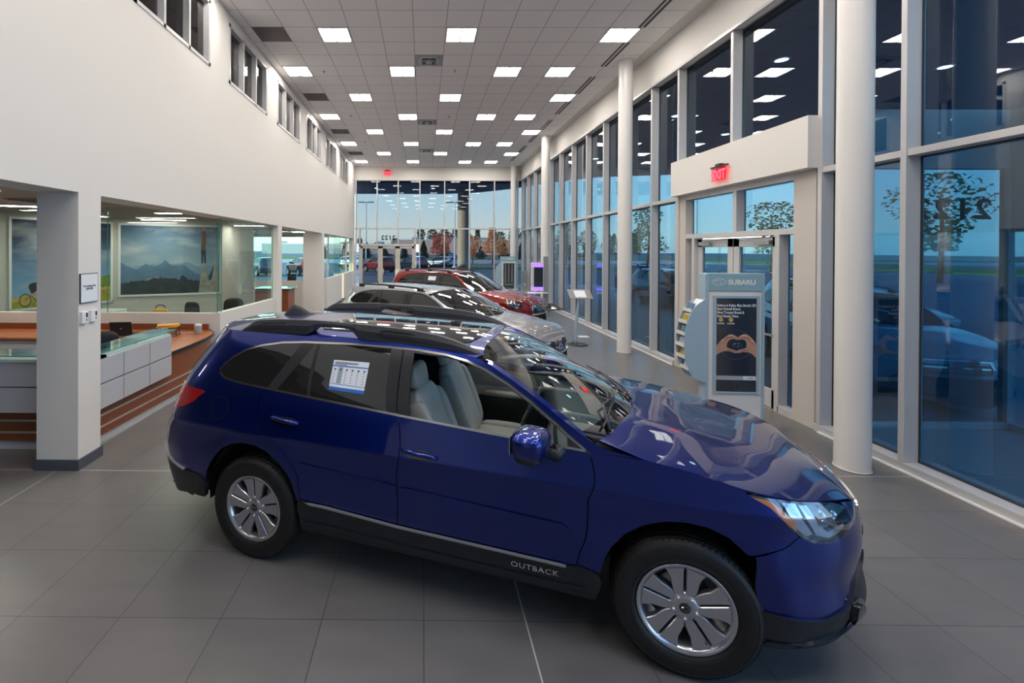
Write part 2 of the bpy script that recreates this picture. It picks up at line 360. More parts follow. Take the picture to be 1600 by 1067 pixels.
# ------------------------------------------------------------------ car body surfaces
def cub(pts):
    xs=[p[0] for p in pts]; ys=[p[1] for p in pts]; n=len(xs)
    d=[(ys[i+1]-ys[i])/(xs[i+1]-xs[i]) for i in range(n-1)]
    m=[d[0]]+[0 if d[i-1]*d[i]<=0 else 2*d[i-1]*d[i]/(d[i-1]+d[i]) for i in range(1,n-1)]+[d[-1]]
    def f(x):
        if x<=xs[0]: return ys[0]
        if x>=xs[-1]: return ys[-1]
        i=0
        while x>xs[i+1]: i+=1
        h=xs[i+1]-xs[i]; t=(x-xs[i])/h
        return (ys[i]*(1+2*t)*(1-t)**2+m[i]*h*t*(1-t)**2+ys[i+1]*t*t*(3-2*t)+m[i+1]*h*t*t*(t-1))
    return f
class Body:
    def __init__(s,sp):
        s.W=cub(sp['W']); s.T=cub(sp['T']); s.xf=cub(sp['xf']); s.xr=cub(sp['xr'])
        s.af,s.ar,s.nf,s.nr=sp['corner']; s.wb=sp['wb']
        s.ze=cub(sp['hood_edge']); s.cr=cub(sp['hood_crown']); s.zr=cub(sp['roof']); s.ws=sp['ws']; s.rd=sp.get('roof_drop',.05)
        s.hw=sp.get('hw',.88)
    def w(s,x,z):
        v=s.W(z)*s.T(x)
        for c in (0,s.wb):
            r=math.hypot(x-c,z-.37)
            v+=.016*math.exp(-((r-.46)/.09)**2)*(1 if z>.3 else 0)
        return v
    def side(s,u,z):
        xr,xf=s.xr(z),s.xf(z); a,b=xr+s.ar,xf-s.af
        if u<1:
            p=(1-u)*math.pi/2; e=2/s.nr
            x=a-s.ar*math.sin(p)**e; k=max(0,math.cos(p))**e
            return x,-s.w(x,z)*k,z
        if u<=2:
            x=a+(b-a)*(u-1); return x,-s.w(x,z),z
        p=min(1,(u-2))*math.pi/2; e=2/s.nf
        x=b+s.af*math.sin(p)**e; k=max(0,math.cos(p))**e
        return x,-s.w(x,z)*k,z
    def u_x(s,x,z):
        lo,hi=0,3
        for _ in range(30):
            m=(lo+hi)/2
            if s.side(m,z)[0]<x: lo=m
            else: hi=m
        return lo
    def H(s,x,y):
        t=min(1.3,abs(y)/s.hw)
        return s.ze(x)+s.cr(x)*(1-t**2.4)+.006*math.exp(-((abs(y)-(.34+.10*(s.wb-x+.6)/1.2))/.14)**2)*min(1,max(0,(s.wb+.75-x)/.4))
    def G(s,x,y):
        x0,z0,sl,c0,c1,L=s.ws; t=(x-x0)/L
        return z0-sl*(x-x0+(c0+c1*t)*y*y)-.03*(1-(2*t-1)**2)*(-1)
    def R(s,x,y): return s.zr(x)-s.rd*(abs(y)/.65)**2.6
    def top(s,x,y): return min(s.R(x,y),max(s.H(x,y),s.G(x,y)))
    def ztop(s,u):
        lo,hi=.6,1.95
        for _ in range(30):
            m=(lo+hi)/2; x,y,z=s.side(u,m)
            if z<s.top(x,y): lo=m
            else: hi=m
        return lo
OUT=dict(wb=2.745,hw=.88,
 W=[(.2,.85),(.35,.872),(.5,.893),(.65,.903),(.8,.906),(.88,.912),(.925,.918),(.955,.908),(1.03,.884),(1.1,.862),(1.2,.825),(1.3,.783),(1.4,.742),(1.5,.697),(1.58,.64),(1.66,.56)],
 T=[(-1.1,.93),(-.5,.985),(.3,1.0),(2.4,1.0),(3.0,.99),(3.7,.95)],
 xf=[(.2,3.58),(.35,3.69),(.42,3.725),(.5,3.71),(.56,3.70),(.7,3.715),(.85,3.69),(.95,3.64),(1.05,3.54),(1.2,3.35),(1.6,3.0)],
 xr=[(.2,-.98),(.4,-1.06),(.55,-1.10),(.7,-1.12),(.8,-1.11),(.9,-1.05),(1.05,-1.0),(1.2,-.95),(1.4,-.82),(1.55,-.72),(1.66,-.66)],
 corner=(.70,.50,2.6,3.0),
 hood_edge=[(2.0,1.18),(2.28,1.135),(2.53,1.10),(2.83,1.06),(3.0,1.025),(3.2,.99),(3.4,.955),(3.55,.91),(3.66,.84)],
 hood_crown=[(2.2,.03),(2.6,.055),(3.2,.06),(3.5,.04),(3.66,.02)],
 roof=[(-.95,1.565),(-.7,1.60),(-.3,1.632),(.3,1.645),(.9,1.635),(1.4,1.612),(1.7,1.575),(2.0,1.52)],
 ws=(1.70,1.56,.49,.30,.30,.95),roof_drop=.055)
def clip_cell(poly, x0, x1, y0, y1):
    for ax, val, keep in ((0, x0, 1), (0, x1, -1), (1, y0, 1), (1, y1, -1)):
        out = []; n = len(poly)
        if not n: return out
        for i in range(n):
            a, b = poly[i], poly[(i + 1) % n]
            da, db = (a[ax] - val) * keep, (b[ax] - val) * keep
            if da >= 0: out.append(a)
            if (da > 0 > db) or (da < 0 < db):
                t = da / (da - db); out.append((a[0] + (b[0] - a[0]) * t, a[1] + (b[1] - a[1]) * t))
        poly = out
    return poly
def parea(p): return .5 * sum(p[i][0] * p[(i + 1) % len(p)][1] - p[(i + 1) % len(p)][0] * p[i][1] for i in range(len(p)))
def spl(pts, n=4, closed=False):
    """Catmull-Rom through points"""
    P = list(pts); N = len(P); out = []
    for i in range(N if closed else N - 1):
        p0 = P[(i - 1) % N] if (closed or i > 0) else P[0]; p1 = P[i]; p2 = P[(i + 1) % N]; p3 = P[(i + 2) % N] if (closed or i < N - 2) else P[-1]
        for k in range(n):
            t = k / n
            out.append(tuple(.5 * (2 * p1[j] + (p2[j] - p0[j]) * t + (2 * p0[j] - 5 * p1[j] + 4 * p2[j] - p3[j]) * t * t + (3 * p1[j] - p0[j] - 3 * p2[j] + p3[j]) * t ** 3) for j in range(len(p1))))
    if not closed: out.append(tuple(P[-1]))
    return out
class Surf:
    """warped body surface: side(u, z) or top(x, y) with normals"""
    def __init__(s, body, warp, sy=-1, kind='side', q=1.0):
        s.b = body; s.w = warp; s.sy = sy; s.kind = kind; s.q = q
        if kind == 'side':
            us = [i / 10 for i in range(10)] + [1 + i / 56 for i in range(56)] + [2 + i / 14 for i in range(15)]
            if q < 1: us = [i / 5 for i in range(5)] + [1 + i / 14 for i in range(14)] + [2 + i / 6 for i in range(7)]
            s.U = us; dz = .035 if q == 1 else .09
            s.V = [.2 + dz * i for i in range(int(1.55 / dz) + 1)]
        else:
            d = .045 if q == 1 else .15
            s.U = [-1.2 + d * i for i in range(int(5 / d) + 1)]; s.V = [-.93 + d * i for i in range(int(1.86 / d) + 2)]
        s.cache = {}
    def raw(s, u, v):
        if s.kind == 'side':
            x, y, z = s.b.side(max(0, min(3, u)), v); return s.w(x, y if s.sy < 0 else -y, z)
        f = {'hood': s.b.H, 'glass': s.b.G, 'roof': s.b.R, 'top': s.b.top}[s.kind]
        return s.w(u, v, f(u, v))
    def pt(s, u, v):
        k = (round(u, 6), round(v, 6))
        if k not in s.cache:
            e = 3e-3; P = Vector(s.raw(u, v))
            a = Vector(s.raw(min(u + e, 3) if s.kind == 'side' else u + e, v)) - Vector(s.raw(max(u - e, 0) if s.kind == 'side' else u - e, v))
            b = Vector(s.raw(u, v + e)) - Vector(s.raw(u, v - e))
            n = a.cross(b)
            if s.kind == 'side' and s.sy > 0: n = -n
            if n.length < 1e-12: n = Vector((0, 0, 1))
            s.cache[k] = (P, n.normalized())
        return s.cache[k]
    def panel(s, mb, poly, off=0, rim=.012, smooth=True):
        if parea(poly) < 0: poly = poly[::-1]
        flip = (s.kind == 'side' and s.sy > 0)
        xs = [p[0] for p in poly]; ys = [p[1] for p in poly]
        idx = {}; vs = []; ns = []; fs = []
        def vid(p):
            k = (round(p[0], 5), round(p[1], 5))
            if k not in idx:
                P, n = s.pt(*k); idx[k] = len(vs); vs.append(P + n * off); ns.append(n)
            return idx[k]
        for i in range(len(s.U) - 1):
            if s.U[i + 1] < min(xs) or s.U[i] > max(xs): continue
            col = clip_cell(poly, s.U[i], s.U[i + 1], -9, 9)
            if len(col) < 3: continue
            for j in range(len(s.V) - 1):
                if s.V[j + 1] < min(ys) or s.V[j] > max(ys): continue
                c = clip_cell(col, s.U[i], s.U[i + 1], s.V[j], s.V[j + 1])
                if len(c) < 3 or abs(parea(c)) < 1e-8: continue
                ids = []
                for p in c:
                    k = vid(p)
                    if not ids or ids[-1] != k: ids.append(k)
                if ids[0] == ids[-1]: ids.pop()
                if len(set(ids)) != len(ids):
                    seen = []; [seen.append(k) for k in ids if k not in seen]; ids = seen
                if len(ids) >= 3: fs.append(ids[::-1] if flip else ids)
        mb.add(vs, fs, smooth, ns)
        if rim:
            R = []; n = len(poly)
            for i in range(n):
                a, b = poly[i], poly[(i + 1) % n]; L = math.hypot((b[0] - a[0]) * (2.5 if s.kind == 'side' else 1), b[1] - a[1]); k = max(1, int(L / .06))
                R += [(a[0] + (b[0] - a[0]) * t / k, a[1] + (b[1] - a[1]) * t / k) for t in range(k)]
            vs = []; 
            for p in R:
                P, nn = s.pt(*p); vs += [P + nn * off, P + nn * (off - rim)]
            m = len(R); fs = [((2 * i), 2 * i + 1, (2 * i + 3) % (2 * m), (2 * i + 2) % (2 * m)) for i in range(m)]
            mb.add(vs, [f[::-1] for f in fs] if flip else fs)
    def xz(s, pts):
        return [(s.b.u_x(x, z), z) for x, z in pts]
def pwl(kn):
    f = cub(kn)
    def g(x):
        if x < kn[0][0]: return kn[0][1] + (x - kn[0][0])
        if x > kn[-1][0]: return kn[-1][1] + (x - kn[-1][0])
        return f(x)
    return g
def circ(cx, cz, r, a0, a1, n): return [(cx + r * math.cos(math.radians(a0 + (a1 - a0) * i / n)), cz + r * math.sin(math.radians(a0 + (a1 - a0) * i / n))) for i in range(n + 1)]
ARCH_F = [(3.117, .44), (3.10, .54), (3.065, .635), (3.01, .72), (2.93, .79), (2.84, .826), (2.74, .834), (2.64, .82), (2.54, .78), (2.45, .715), (2.385, .63), (2.345, .53), (2.325, .44)]
ARCH_R = [(.385, .45), (.375, .53), (.35, .61), (.305, .69), (.235, .755), (.14, .81), (.04, .838), (-.07, .838), (-.17, .815), (-.27, .76), (-.35, .67), (-.40, .58), (-.425, .48)]
DLO_TOP = [(2.251, 1.114), (2.1, 1.218), (1.942, 1.322), (1.80, 1.405), (1.656, 1.473), (1.52, 1.517), (1.391, 1.540), (1.18, 1.553), (.974, 1.556), (.64, 1.556), (.294, 1.545), (.10, 1.530), (-.071, 1.500), (-.20, 1.460), (-.306, 1.402), (-.37, 1.345), (-.403, 1.300)]
DLO_BOT = [(-.403, 1.300), (-.385, 1.268), (-.339, 1.245), (-.27, 1.231), (-.179, 1.221), (.079, 1.206), (.6, 1.178), (1.098, 1.150), (1.7, 1.120), (2.251, 1.098)]
def wheel(parent, loc, rz, dark=False, lod=1, r=.362, s=1.0):
    fr = lambda x, y, h: (x, h, y)
    n = 80 if lod else 24
    w = MB(); R = .232
    # barrel, lip and rim
    w.lathe([(R - .004, -.088), (R + .004, -.098), (R, -.103), (R - .010, -.100), (.208, -.088), (.203, -.06), (.198, .0), (.20, .09)], n, lambda x, y, h: fr(x, -y, h))
    hubp = [(0, -.086), (.045, -.087), (.062, -.083), (.078, -.066), (.085, -.03), (.085, .05)]
    w.lathe(hubp, 40 if lod else 16, lambda x, y, h: fr(x, -y, h))
    rot0 = PI / 2
    for k in range(5):
        th = rot0 + 2 * PI * k / 5
        for sd in (-1, 1):
            inn = []; out = []
            for i in range(9):
                t = i / 8; rr = .058 + (.214 - .058) * t
                gi = .0055 / rr if rr > .075 else 0
                go = math.radians(36) if rr < .088 else math.radians(36 - 11.0 * min(1, (rr - .088) / .07) + 1.5 * max(0, (rr - .12) / .09))
                inn.append((rr, gi)); out.append((rr, go - .002))
            loop = inn + out[::-1]
            top = []; bot = []
            for rr, g in loop:
                a = th + sd * g; yy = -.080 - .012 * ((rr - .058) / .156) ** 1.2
                top.append((rr * math.cos(a), yy, rr * math.sin(a))); bot.append((rr * math.cos(a) * .995, yy + .034, rr * math.sin(a) * .995))
            m = len(loop); sm = Vector((0, 0, 0))
            # bevelled face: shrink the face outline a little
            cx = sum(p[0] for p in top) / m; cz = sum(p[2] for p in top) / m
            mid = [(p[0], p[1] + .005, p[2]) for p in top]; face = []
            for i in range(m):
                p = Vector(top[i]); a = Vector(top[i - 1]); b = Vector(top[(i + 1) % m]); tt = (b - a).normalized(); nn = Vector((tt.z, 0, -tt.x))
                if nn.dot(Vector((cx, p.y, cz)) - p) < 0: nn = -nn
                face.append(p + nn * .0035)
            h = m // 2
            vs = face + mid + bot
            fs = [(i, i + 1, m - 2 - i, m - 1 - i) for i in range(h - 1)]
            fs += [(i, (i + 1) % m, m + (i + 1) % m, m + i) for i in range(m)] + [(m + i, m + (i + 1) % m, 2 * m + (i + 1) % m, 2 * m + i) for i in range(m)]
            if sd > 0: fs = [f[::-1] for f in fs]
            w.add(vs, fs)
    nm = MB()
    root = w.build('wheel', M['rimd'] if dark else M['rim'], parent, loc, rz); root.scale = (s, s, s)
    t = MB()
    prof = [(R - .008, -.085), (R + .004, -.094), (R + .012, -.104), (.262, -.113), (.292, -.1165), (.318, -.1145), (.336, -.107), (.348, -.096), (.3555, -.083), (.358, -.076)]
    def tyre_side(sg):
        b = [(rr, yy * sg) for rr, yy in prof]
        t.lathe(b, n, lambda x, y, h: fr(x, -y * sg, h))
    tyre_side(1); tyre_side(-1)
    tr = []
    for y0, y1 in ((-.076, -.045), (-.037, -.006), (.006, .037), (.045, .076)): tr += [(.351, y0 - .0005), (.361, y0 + .001), (.362, (y0 + y1) / 2), (.361, y1 - .001), (.351, y1 + .0005)]
    t.lathe(tr, n, lambda x, y, h: fr(x, -y, h))
    if lod:
        for k in range(72):      # shoulder blocks
            a = 2 * PI * k / 72
            for sg in (-1, 1):
                vs = []
                for da in (-.024, .024):
                    for rr, yy in ((.346, -.1015), (.3575, -.0885), (.3610, -.077), (.349, -.083)):
                        vs.append((rr * math.cos(a + da), yy * sg, rr * math.sin(a + da)))
                fs = [(0, 1, 5, 4), (1, 2, 6, 5), (0, 3, 2, 1), (4, 5, 6, 7)]
                t.add(vs, fs)
        for rr in (.262, .322): t.lathe([(rr - .0015, -.1128), (rr, -.1155 if rr < .3 else -.1155), (rr + .0015, -.1128)], n, lambda x, y, h: fr(x, -y, h))
    t.build('tyre', M['rubber'], root)
    if lod:
        d = MB(); d.lathe([(.05, -.02), (.148, -.02), (.15, -.012), (.15, .0)], 40, lambda x, y, h: fr(x, -y, h)); d.build('brake_disc', M['disc'], root)
        c = MB(); c.lathe([(0, -.0905), (.024, -.0905), (.0285, -.088), (.0285, -.08)], 28, lambda x, y, h: fr(x, -y, h)); hc = c.build('hub_cap', M['gloss'], root)
        for k in range(5):
            a = rot0 + PI / 5 + 2 * PI * k / 5; q = MB()
            q.lathe([(0, -.094), (.006, -.094), (.0085, -.090), (.0088, -.07)], 6, lambda x, y, h: fr(x + .0565 * math.cos(a), -y + .0565 * math.sin(a), h)); q.build('lug_nut', M['chrome'], root)
        e = MB()
        ring_flat(e, (0, -.0915, 0), (1, 0, 0), (0, 0, 1), .021, .0125, .0012, 28)
        star_dots(e, (0, -.0915, 0), (1, 0, 0), (0, 0, 1), .016); e.build('emblem', M['chrome'], root)
        v = MB(); a = math.radians(-58); v.tube([(.188 * math.cos(a), -.075, .188 * math.sin(a)), (.178 * math.cos(a), -.098, .178 * math.sin(a))], .004, 8); v.build('valve', M['black'], root)
    return root
def ring_flat(mb, c, ax, ay, a, b, w, n=40, th=.0015):
    c, ax, ay = Vector(c), Vector(ax), Vector(ay); nz = ax.cross(ay)
    vs = []
    for k in range(n):
        t = 2 * PI * k / n
        for f, h in ((1, 0), (1, th), ((a - w) / a, th), ((a - w) / a, 0)):
            vs.append(c + ax * (a * f * math.cos(t)) + ay * ((b - (a - a * f)) * math.sin(t)) + nz * h)
    fs = [(4 * k + j, 4 * ((k + 1) % n) + j, 4 * ((k + 1) % n) + (j + 1) % 4, 4 * k + (j + 1) % 4) for k in range(n) for j in range(4)]
    mb.add(vs, fs)
def star_dots(mb, c, ax, ay, s):
    c, ax, ay = Vector(c), Vector(ax), Vector(ay); nz = ax.cross(ay)
    for (x, y, r) in ((-.62, .22, .34), (.02, .38, .16), (.38, .28, .17), (.12, -.10, .15), (.48, -.12, .15), (.28, -.38, .14)):
        p = c + ax * x * s + ay * y * s; vs = [p + nz * .002]
        for k in range(8):
            t = PI / 2 + PI * k / 4; q = r * s * (1 if k % 2 == 0 else .28); vs.append(p + ax * q * math.cos(t) * 1.15 + ay * q * math.sin(t) + nz * .0005)
        mb.add(vs, [(0, 1 + k, 1 + (k + 1) % 8) for k in range(8)])
def seat(parent, x, y, name='seat', w=.25):
    b = MB()
    b.blob((x + .06, y, .56), (.27, w, .085), .42, 28, 14)
    for s in (-1, 1): b.blob((x + .06, y + s * (w - .02), .585), (.24, .045, .085), .6, 16, 10)
    root = b.build(name, M['leather'], parent)
    mx = Matrix.Rotation(math.radians(-21), 3, 'Y')
    c = MB(); c.blob((x - .30, y, .92), (.075, w - .01, .33), .45, 28, 16, mx, -.10)
    for s in (-1, 1): c.blob((x - .275, y + s * (w - .045), .90), (.085, .05, .28), .6, 16, 10, mx)
    c.build('backrest', M['leather'], root)
    h = MB(); h.blob((x - .435, y, 1.295), (.058, .135, .10), .6, 24, 14, Matrix.Rotation(math.radians(-12), 3, 'Y'))
    for s in (-1, 1): h.tube([(x - .435, y + s * .06, 1.22), (x - .425, y + s * .06, 1.16)], .006, 6)
    h.build('headrest', M['leather'], root)
    return root
def build_car(root, col, warp=None, lod=1, wb=2.745, dark_rims=False, style='wagon', ws=1.0, yw=1.0, hi=True, tr=.785, open_roof=True):
    """lod 1: show-floor car; 0: far parked car. Parts parented to root (rear axle on the ground, +x forward)."""
    body = Body(OUT); warp = warp or (lambda x, y, z: (x, y, z)); q = 1.0 if lod else .5
    P = PAINT[col]
    SS = {sy: Surf(body, warp, sy, 'side', q) for sy in (-1, 1)}
    ST = Surf(body, warp, 0, 'hood', q); SG = Surf(body, warp, 0, 'glass', q); SR = Surf(body, warp, 0, 'roof', q)
    s0 = SS[-1]; xz = s0.xz
    top_us = [i / 10 for i in range(10)] + [1 + i / 24 for i in range(24)] + [2 + i / 14 for i in range(15)]
    TE = [(u, body.ztop(u)) for u in top_us]                 # upper edge of the side surface
    TEx = [(body.side(u, z)[0], -body.side(u, z)[1]) for u, z in TE]
    def te_between(u0, u1):
        return [(u, z) for u, z in TE if u0 < u < u1]
    ztu = lambda u: body.ztop(u)
    # --- side polygons in (u, z)
    dlo_top = xz(DLO_TOP); dlo_bot = xz(DLO_BOT)
    u_p = body.u_x(2.27, 1.1); 
    quarter = xz([(.079, 1.204), (.028, 1.19), (.022, 1.07), (.056, .969), (.14, .91), (.258, .847), (.34, .75), (.398, .671), (.418, .50), (.384, .50)]) + xz(ARCH_R[1:]) + \
        [(body.u_x(-.464, .53), .53), (.80, .58), (.60, .63), (.3, .66), (0, .67)] + [(0, ztu(0) - .002)] + [(u, z - .002) for u, z in te_between(0, 1.92)] + \
        [(1.925, ztu(1.925) - .002), (u_p, 1.10)] + dlo_top[:] + dlo_bot[1:6]
    fender = xz([(2.272, 1.10), (2.268, .861), (2.25, .612), (2.21, .475), (2.33, .465)]) + xz(ARCH_F[::-1][1:10]) + [(2.01, .726), (2.10, .78), (2.157, .835)] + \
        [(2.130, .888), (2.108, .962), (2.068, 1.008), (2.075, ztu(2.075) - .003)] + [(u, z - .003) for u, z in te_between(1.93, 2.07)][::-1] + [(1.93, ztu(1.93) - .003)]
    fbump = [(2.010, .718), (2.015, .64), (2.020, .54), (2.022, .44), (2.25, .42), (2.40, .46), (2.52, .54), (2.62, .60), (2.70, .62), (3, .62)] + \
        [(3, .66), (2.78, .66), (2.74, .74), (2.76, .84), (3, .85), (3, ztu(3) - .01)] + [(u, z - .008) for u, z in te_between(2.50, 3)][::-1] + \
        [(2.50, ztu(2.5) - .008), (2.505, .92), (2.50, .87), (2.44, .825), (2.31, .800), (2.215, .803), (2.160, .833), (2.104, .778)]
    rdoor = xz([(.085, 1.204), (.034, 1.19), (.028, 1.07), (.062, .969), (.146, .908), (.262, .845), (.345, .75), (.404, .671), (.424, .50), (1.128, .478), (1.131, .60), (1.135, .893), (1.105, 1.149), (.6, 1.178)])
    fdoor = xz([(1.112, 1.149), (1.141, .893), (1.137, .60), (1.134, .478), (2.16, .466), (2.205, .475), (2.244, .612), (2.262, .861), (2.266, 1.097), (1.7, 1.120)])
    # --- body shell (one continuous part)
    b = MB()
    for sy in (-1, 1):
        SS[sy].panel(b, quarter); SS[sy].panel(b, fender)
    def inset(u, d):
        x, y = body.side(u, ztu(u))[:2]; return x, -y - d
    def solve(f, a, bb):
        for _ in range(28):
            m = (a + bb) / 2
            if f(m): a = m
            else: bb = m
        return a
    def x_rg(y): return solve(lambda x: body.R(x, y) < body.G(x, y), 1.2, 2.3)
    def x_hg(y): return solve(lambda x: body.H(x, y) < body.G(x, y), 1.9, 3.0)
    # roof panel
    edge = []
    for u in [i / 12 for i in range(12)] + [1 + i / 30 for i in range(31)]:
        x, y = inset(u, .001)
        if y < .02 and u > .2: continue
        if body.R(x, y) > body.G(x, y): break
        edge.append((x, y))
    ymax = edge[-1][1]
    front = [(x_rg(y), y) for y in [ymax * (1 - k / 10) for k in range(1, 11)]]
    half = edge + front
    full = half + [(x, -y) for x, y in half[::-1] if abs(y) > 1e-6]
    if style == 'wagon' and open_roof and lod:
        # leave the opening of the glass panel
        SR.panel(b, full, off=-.001, rim=.006)
    else: SR.panel(b, full, off=-.001, rim=.006)
    # A-pillars on the windscreen surface
    gl = []
    for sy in (-1, 1):
        outer = []; inner = []
        for u in [1.64 + k * .0145 for k in range(21)]:
            x, y = inset(u, .001)
            if body.R(x, y) <= body.G(x, y) and not outer: continue
            if body.G(x, y) < body.H(x, y) - .012: break
            outer.append((x, y)); inner.append((x, y - .05))
        pa = outer + inner[::-1]
        SG.panel(b, [(x, sy * y) for x, y in pa], off=-.001, rim=.004); gl = inner
    # inner black shell so that the panel gaps read dark
    b.build('body', P, root)
    sh = MB()
    for sy in (-1, 1):
        pl = xz([(-.45, .62), (-.52, .95), (.0, 1.14), (1.1, 1.12), (2.25, 1.08), (3.0, .92), (3.06, .70)]) + xz(circ(2.745, .37, .50, 40, 150, 8)) + xz([(2.26, .50), (.45, .50)]) + xz(circ(0, .37, .50, 30, 140, 8))
        SS[sy].panel(sh, pl, off=-.022, rim=0)
        SS[sy].panel(sh, [(0, .30), (.95, .30), (.95, .95), (0, .95)], off=-.03, rim=0)
        SS[sy].panel(sh, [(2.1, .30), (3, .30), (3, .84), (2.1, .78)], off=-.03, rim=0)
    for cx in (0, 2.745):                       # wheel wells
        for sy in (-1, 1):
            pr = circ(cx, .37, .475, -8, 188, 18); vs = [warp(x, sy * yy, z) for yy in (.80, .45) for x, z in pr]; n = len(pr)
            vs = [(v[0], v[1], v[2]) for v in vs]
            sh.add(vs, [(i, i + 1, n + i + 1, n + i) for i in range(n - 1)] + [list(range(n, 2 * n))], True)
    def wbox(x0, x1, y0, y1, z0, z1):
        vs = [warp(x, y, z) for z in (z0, z1) for y in (y0, y1) for x in (x0, x1)]
        sh.add(vs, [(0, 2, 3, 1), (4, 5, 7, 6), (0, 1, 5, 4), (2, 6, 7, 3), (0, 4, 6, 2), (1, 3, 7, 5)])
    wbox(.45, 2.28, -.82, .82, .25, .36); wbox(-.9, 3.35, -.44, .44, .28, .40); wbox(2.35, 3.2, -.44, .44, .4, .95); wbox(-.95, -.45, -.70, .70, .3, .6)
    sh.build('underbody', M['liner'], root)
    # --- doors
    for sy in (-1, 1):
        for nm, poly, hx, hz in (('rear', rdoor, .275, 1.035), ('front', fdoor, 1.28, .962)):
            d = MB(); SS[sy].panel(d, poly)
            do = d.build('door', P, root)
            if not lod: continue
            # side moulding line
            ml = MB(); xa, xb = (.39, 1.120) if nm == 'rear' else (1.150, 2.136)
            za, zb = (.758, .728) if nm == 'rear' else (.726, .690)
            pts = [(xa, za - .006), (xa + .02, za + .006)] + [(xa + (xb - xa) * t / 6, za + (zb - za) * t / 6 + .007) for t in range(1, 6)] + [(xb, zb + .007)] + ([(xb + .03, zb - .022), (xb, zb - .006)] if nm == 'front' else [(xb, zb - .006)])
            SS[sy].panel(ml, xz(pts), off=.009, rim=.012); ml.build('side_moulding', P, do)
            # handle: black patch painting the shade of the recess, strap
            h = MB(); pr = [(hx + .085 * math.cos(t) * 1.1, hz - .012 + .030 * math.sin(t)) for t in [2 * PI * k / 24 for k in range(24)]]
            SS[sy].panel(h, xz(pr), off=.0015, rim=0)
            h.build('handle_recess_shade', M['gloss'], do)
            h = MB(); path = []
            for k in range(9):
                t = k / 8; x = hx - .115 + .23 * t; z = hz + .004 - .018 * t; Pp, nn = SS[sy].pt(body.u_x(x, z), z)
                path.append(Pp + nn * (.010 + .024 * math.sin(PI * t) ** .5))
            h.tube(path, [.012, .014, .0145, .015, .015, .015, .0145, .014, .011], 10); h.build('door_handle', P, do)
    # --- hood
    hd = MB()
    E = []
    for u in [1.93 + k * .03 for k in range(36)] + [3.0]:
        if u > 3: break
        x, y = inset(u, .003); E.append((x - (.004 if u > 2.4 else 0), max(0, y)))
    yr = E[0][1]; back = [(x_hg(y) + .006, y) for y in [yr * k / 10 for k in range(10)]]
    half = back + [(max(E[0][0], x_hg(yr) + .006), yr)] + E[1:]
    full = half + [(x, -y) for x, y in half[::-1] if y > 1e-6]
    ST.panel(hd, full); hd.build('hood', P, root)
    # --- bumpers
    fb = MB()
    for sy in (-1, 1): SS[sy].panel(fb, fbump)
    fbo = fb.build('front_bumper', P, root)
    cl = MB()
    for sy in (-1, 1):
        low = [(2.020, .44), (2.25, .42), (2.40, .46), (2.52, .545), (2.62, .61), (2.70, .63), (2.72, .60), (2.74, .50), (2.8, .46), (3, .46), (3, .27), (2.7, .26), (2.3, .265), (2.045, .30)]
        SS[sy].panel(cl, low, off=.014, rim=.04)
        SS[sy].panel(cl, [(2.08, .285), (2.5, .33), (2.72, .38), (3, .38), (3, .34), (2.72, .34), (2.5, .285), (2.1, .262)], off=.030, rim=.03)
    clo = cl.build('lower_grille_panel', M['clad'], fbo)
    if lod:
        for sy in (-1, 1):
            fg = MB(); SS[sy].panel(fg, [(2.46 + .07 * math.cos(t), .415 + .075 * math.sin(t)) for t in [2 * PI * k / 20 for k in range(20)]], off=.020, rim=.01)
            SS[sy].panel(fg, [(2.46 + .045 * math.cos(t), .415 + .048 * math.sin(t)) for t in [2 * PI * k / 20 for k in range(20)]], off=.032, rim=.03); fg.build('fog_lamp', M['gloss'], fbo)
    rb = MB(); ed = MB()
    for sy in (-1, 1):
        SS[sy].panel(rb, [(0, .66), (.3, .65), (.60, .62), (.80, .57), (body.u_x(-.464, .52), .525), (body.u_x(-.425, .50), .47), (body.u_x(-.435, .37), .37), (.8, .33), (.4, .30), (0, .30)], off=.012, rim=.04)
        if lod: SS[sy].panel(ed, [(.55, .648), (.80, .600), (.93, .565), (.985, .545), (.985, .537), (.93, .555), (.8, .590), (.55, .638)], off=.018, rim=.02)
    rbo = rb.build('rear_bumper', M['clad'], root)
    if lod: ed.build('bumper_edge_highlight', M['metalg'], rbo)  # grey metal strip that paints the highlight along the bumper edge
    # --- sill cladding
    for sy in (-1, 1):
        c = MB(); SS[sy].panel(c, xz([(.392, .44), (.40, .50), (.44, .515), (.47, .500), (1.131, .470), (2.16, .460), (2.24, .475), (2.32, .455), (2.33, .38), (2.30, .30), (.42, .29)]), off=.012, rim=.05)
        SS[sy].panel(c, xz([(.45, .372), (1.2, .352), (2.15, .352), (2.26, .365), (2.26, .345), (2.1, .325), (1.2, .322), (.45, .345)]), off=.022, rim=.02)
        so_ = c.build('sill_cladding', M['clad'], root)
        if lod: 
            c = MB(); SS[sy].panel(c, xz([(.46, .508), (.5, .508), (1.131, .478), (2.15, .467), (2.15, .456), (1.131, .466), (.5, .495)]), off=.019, rim=.012); c.build('sill_edge_highlight', M['metalg'], so_)  # pale line painting the highlight along the sill edge
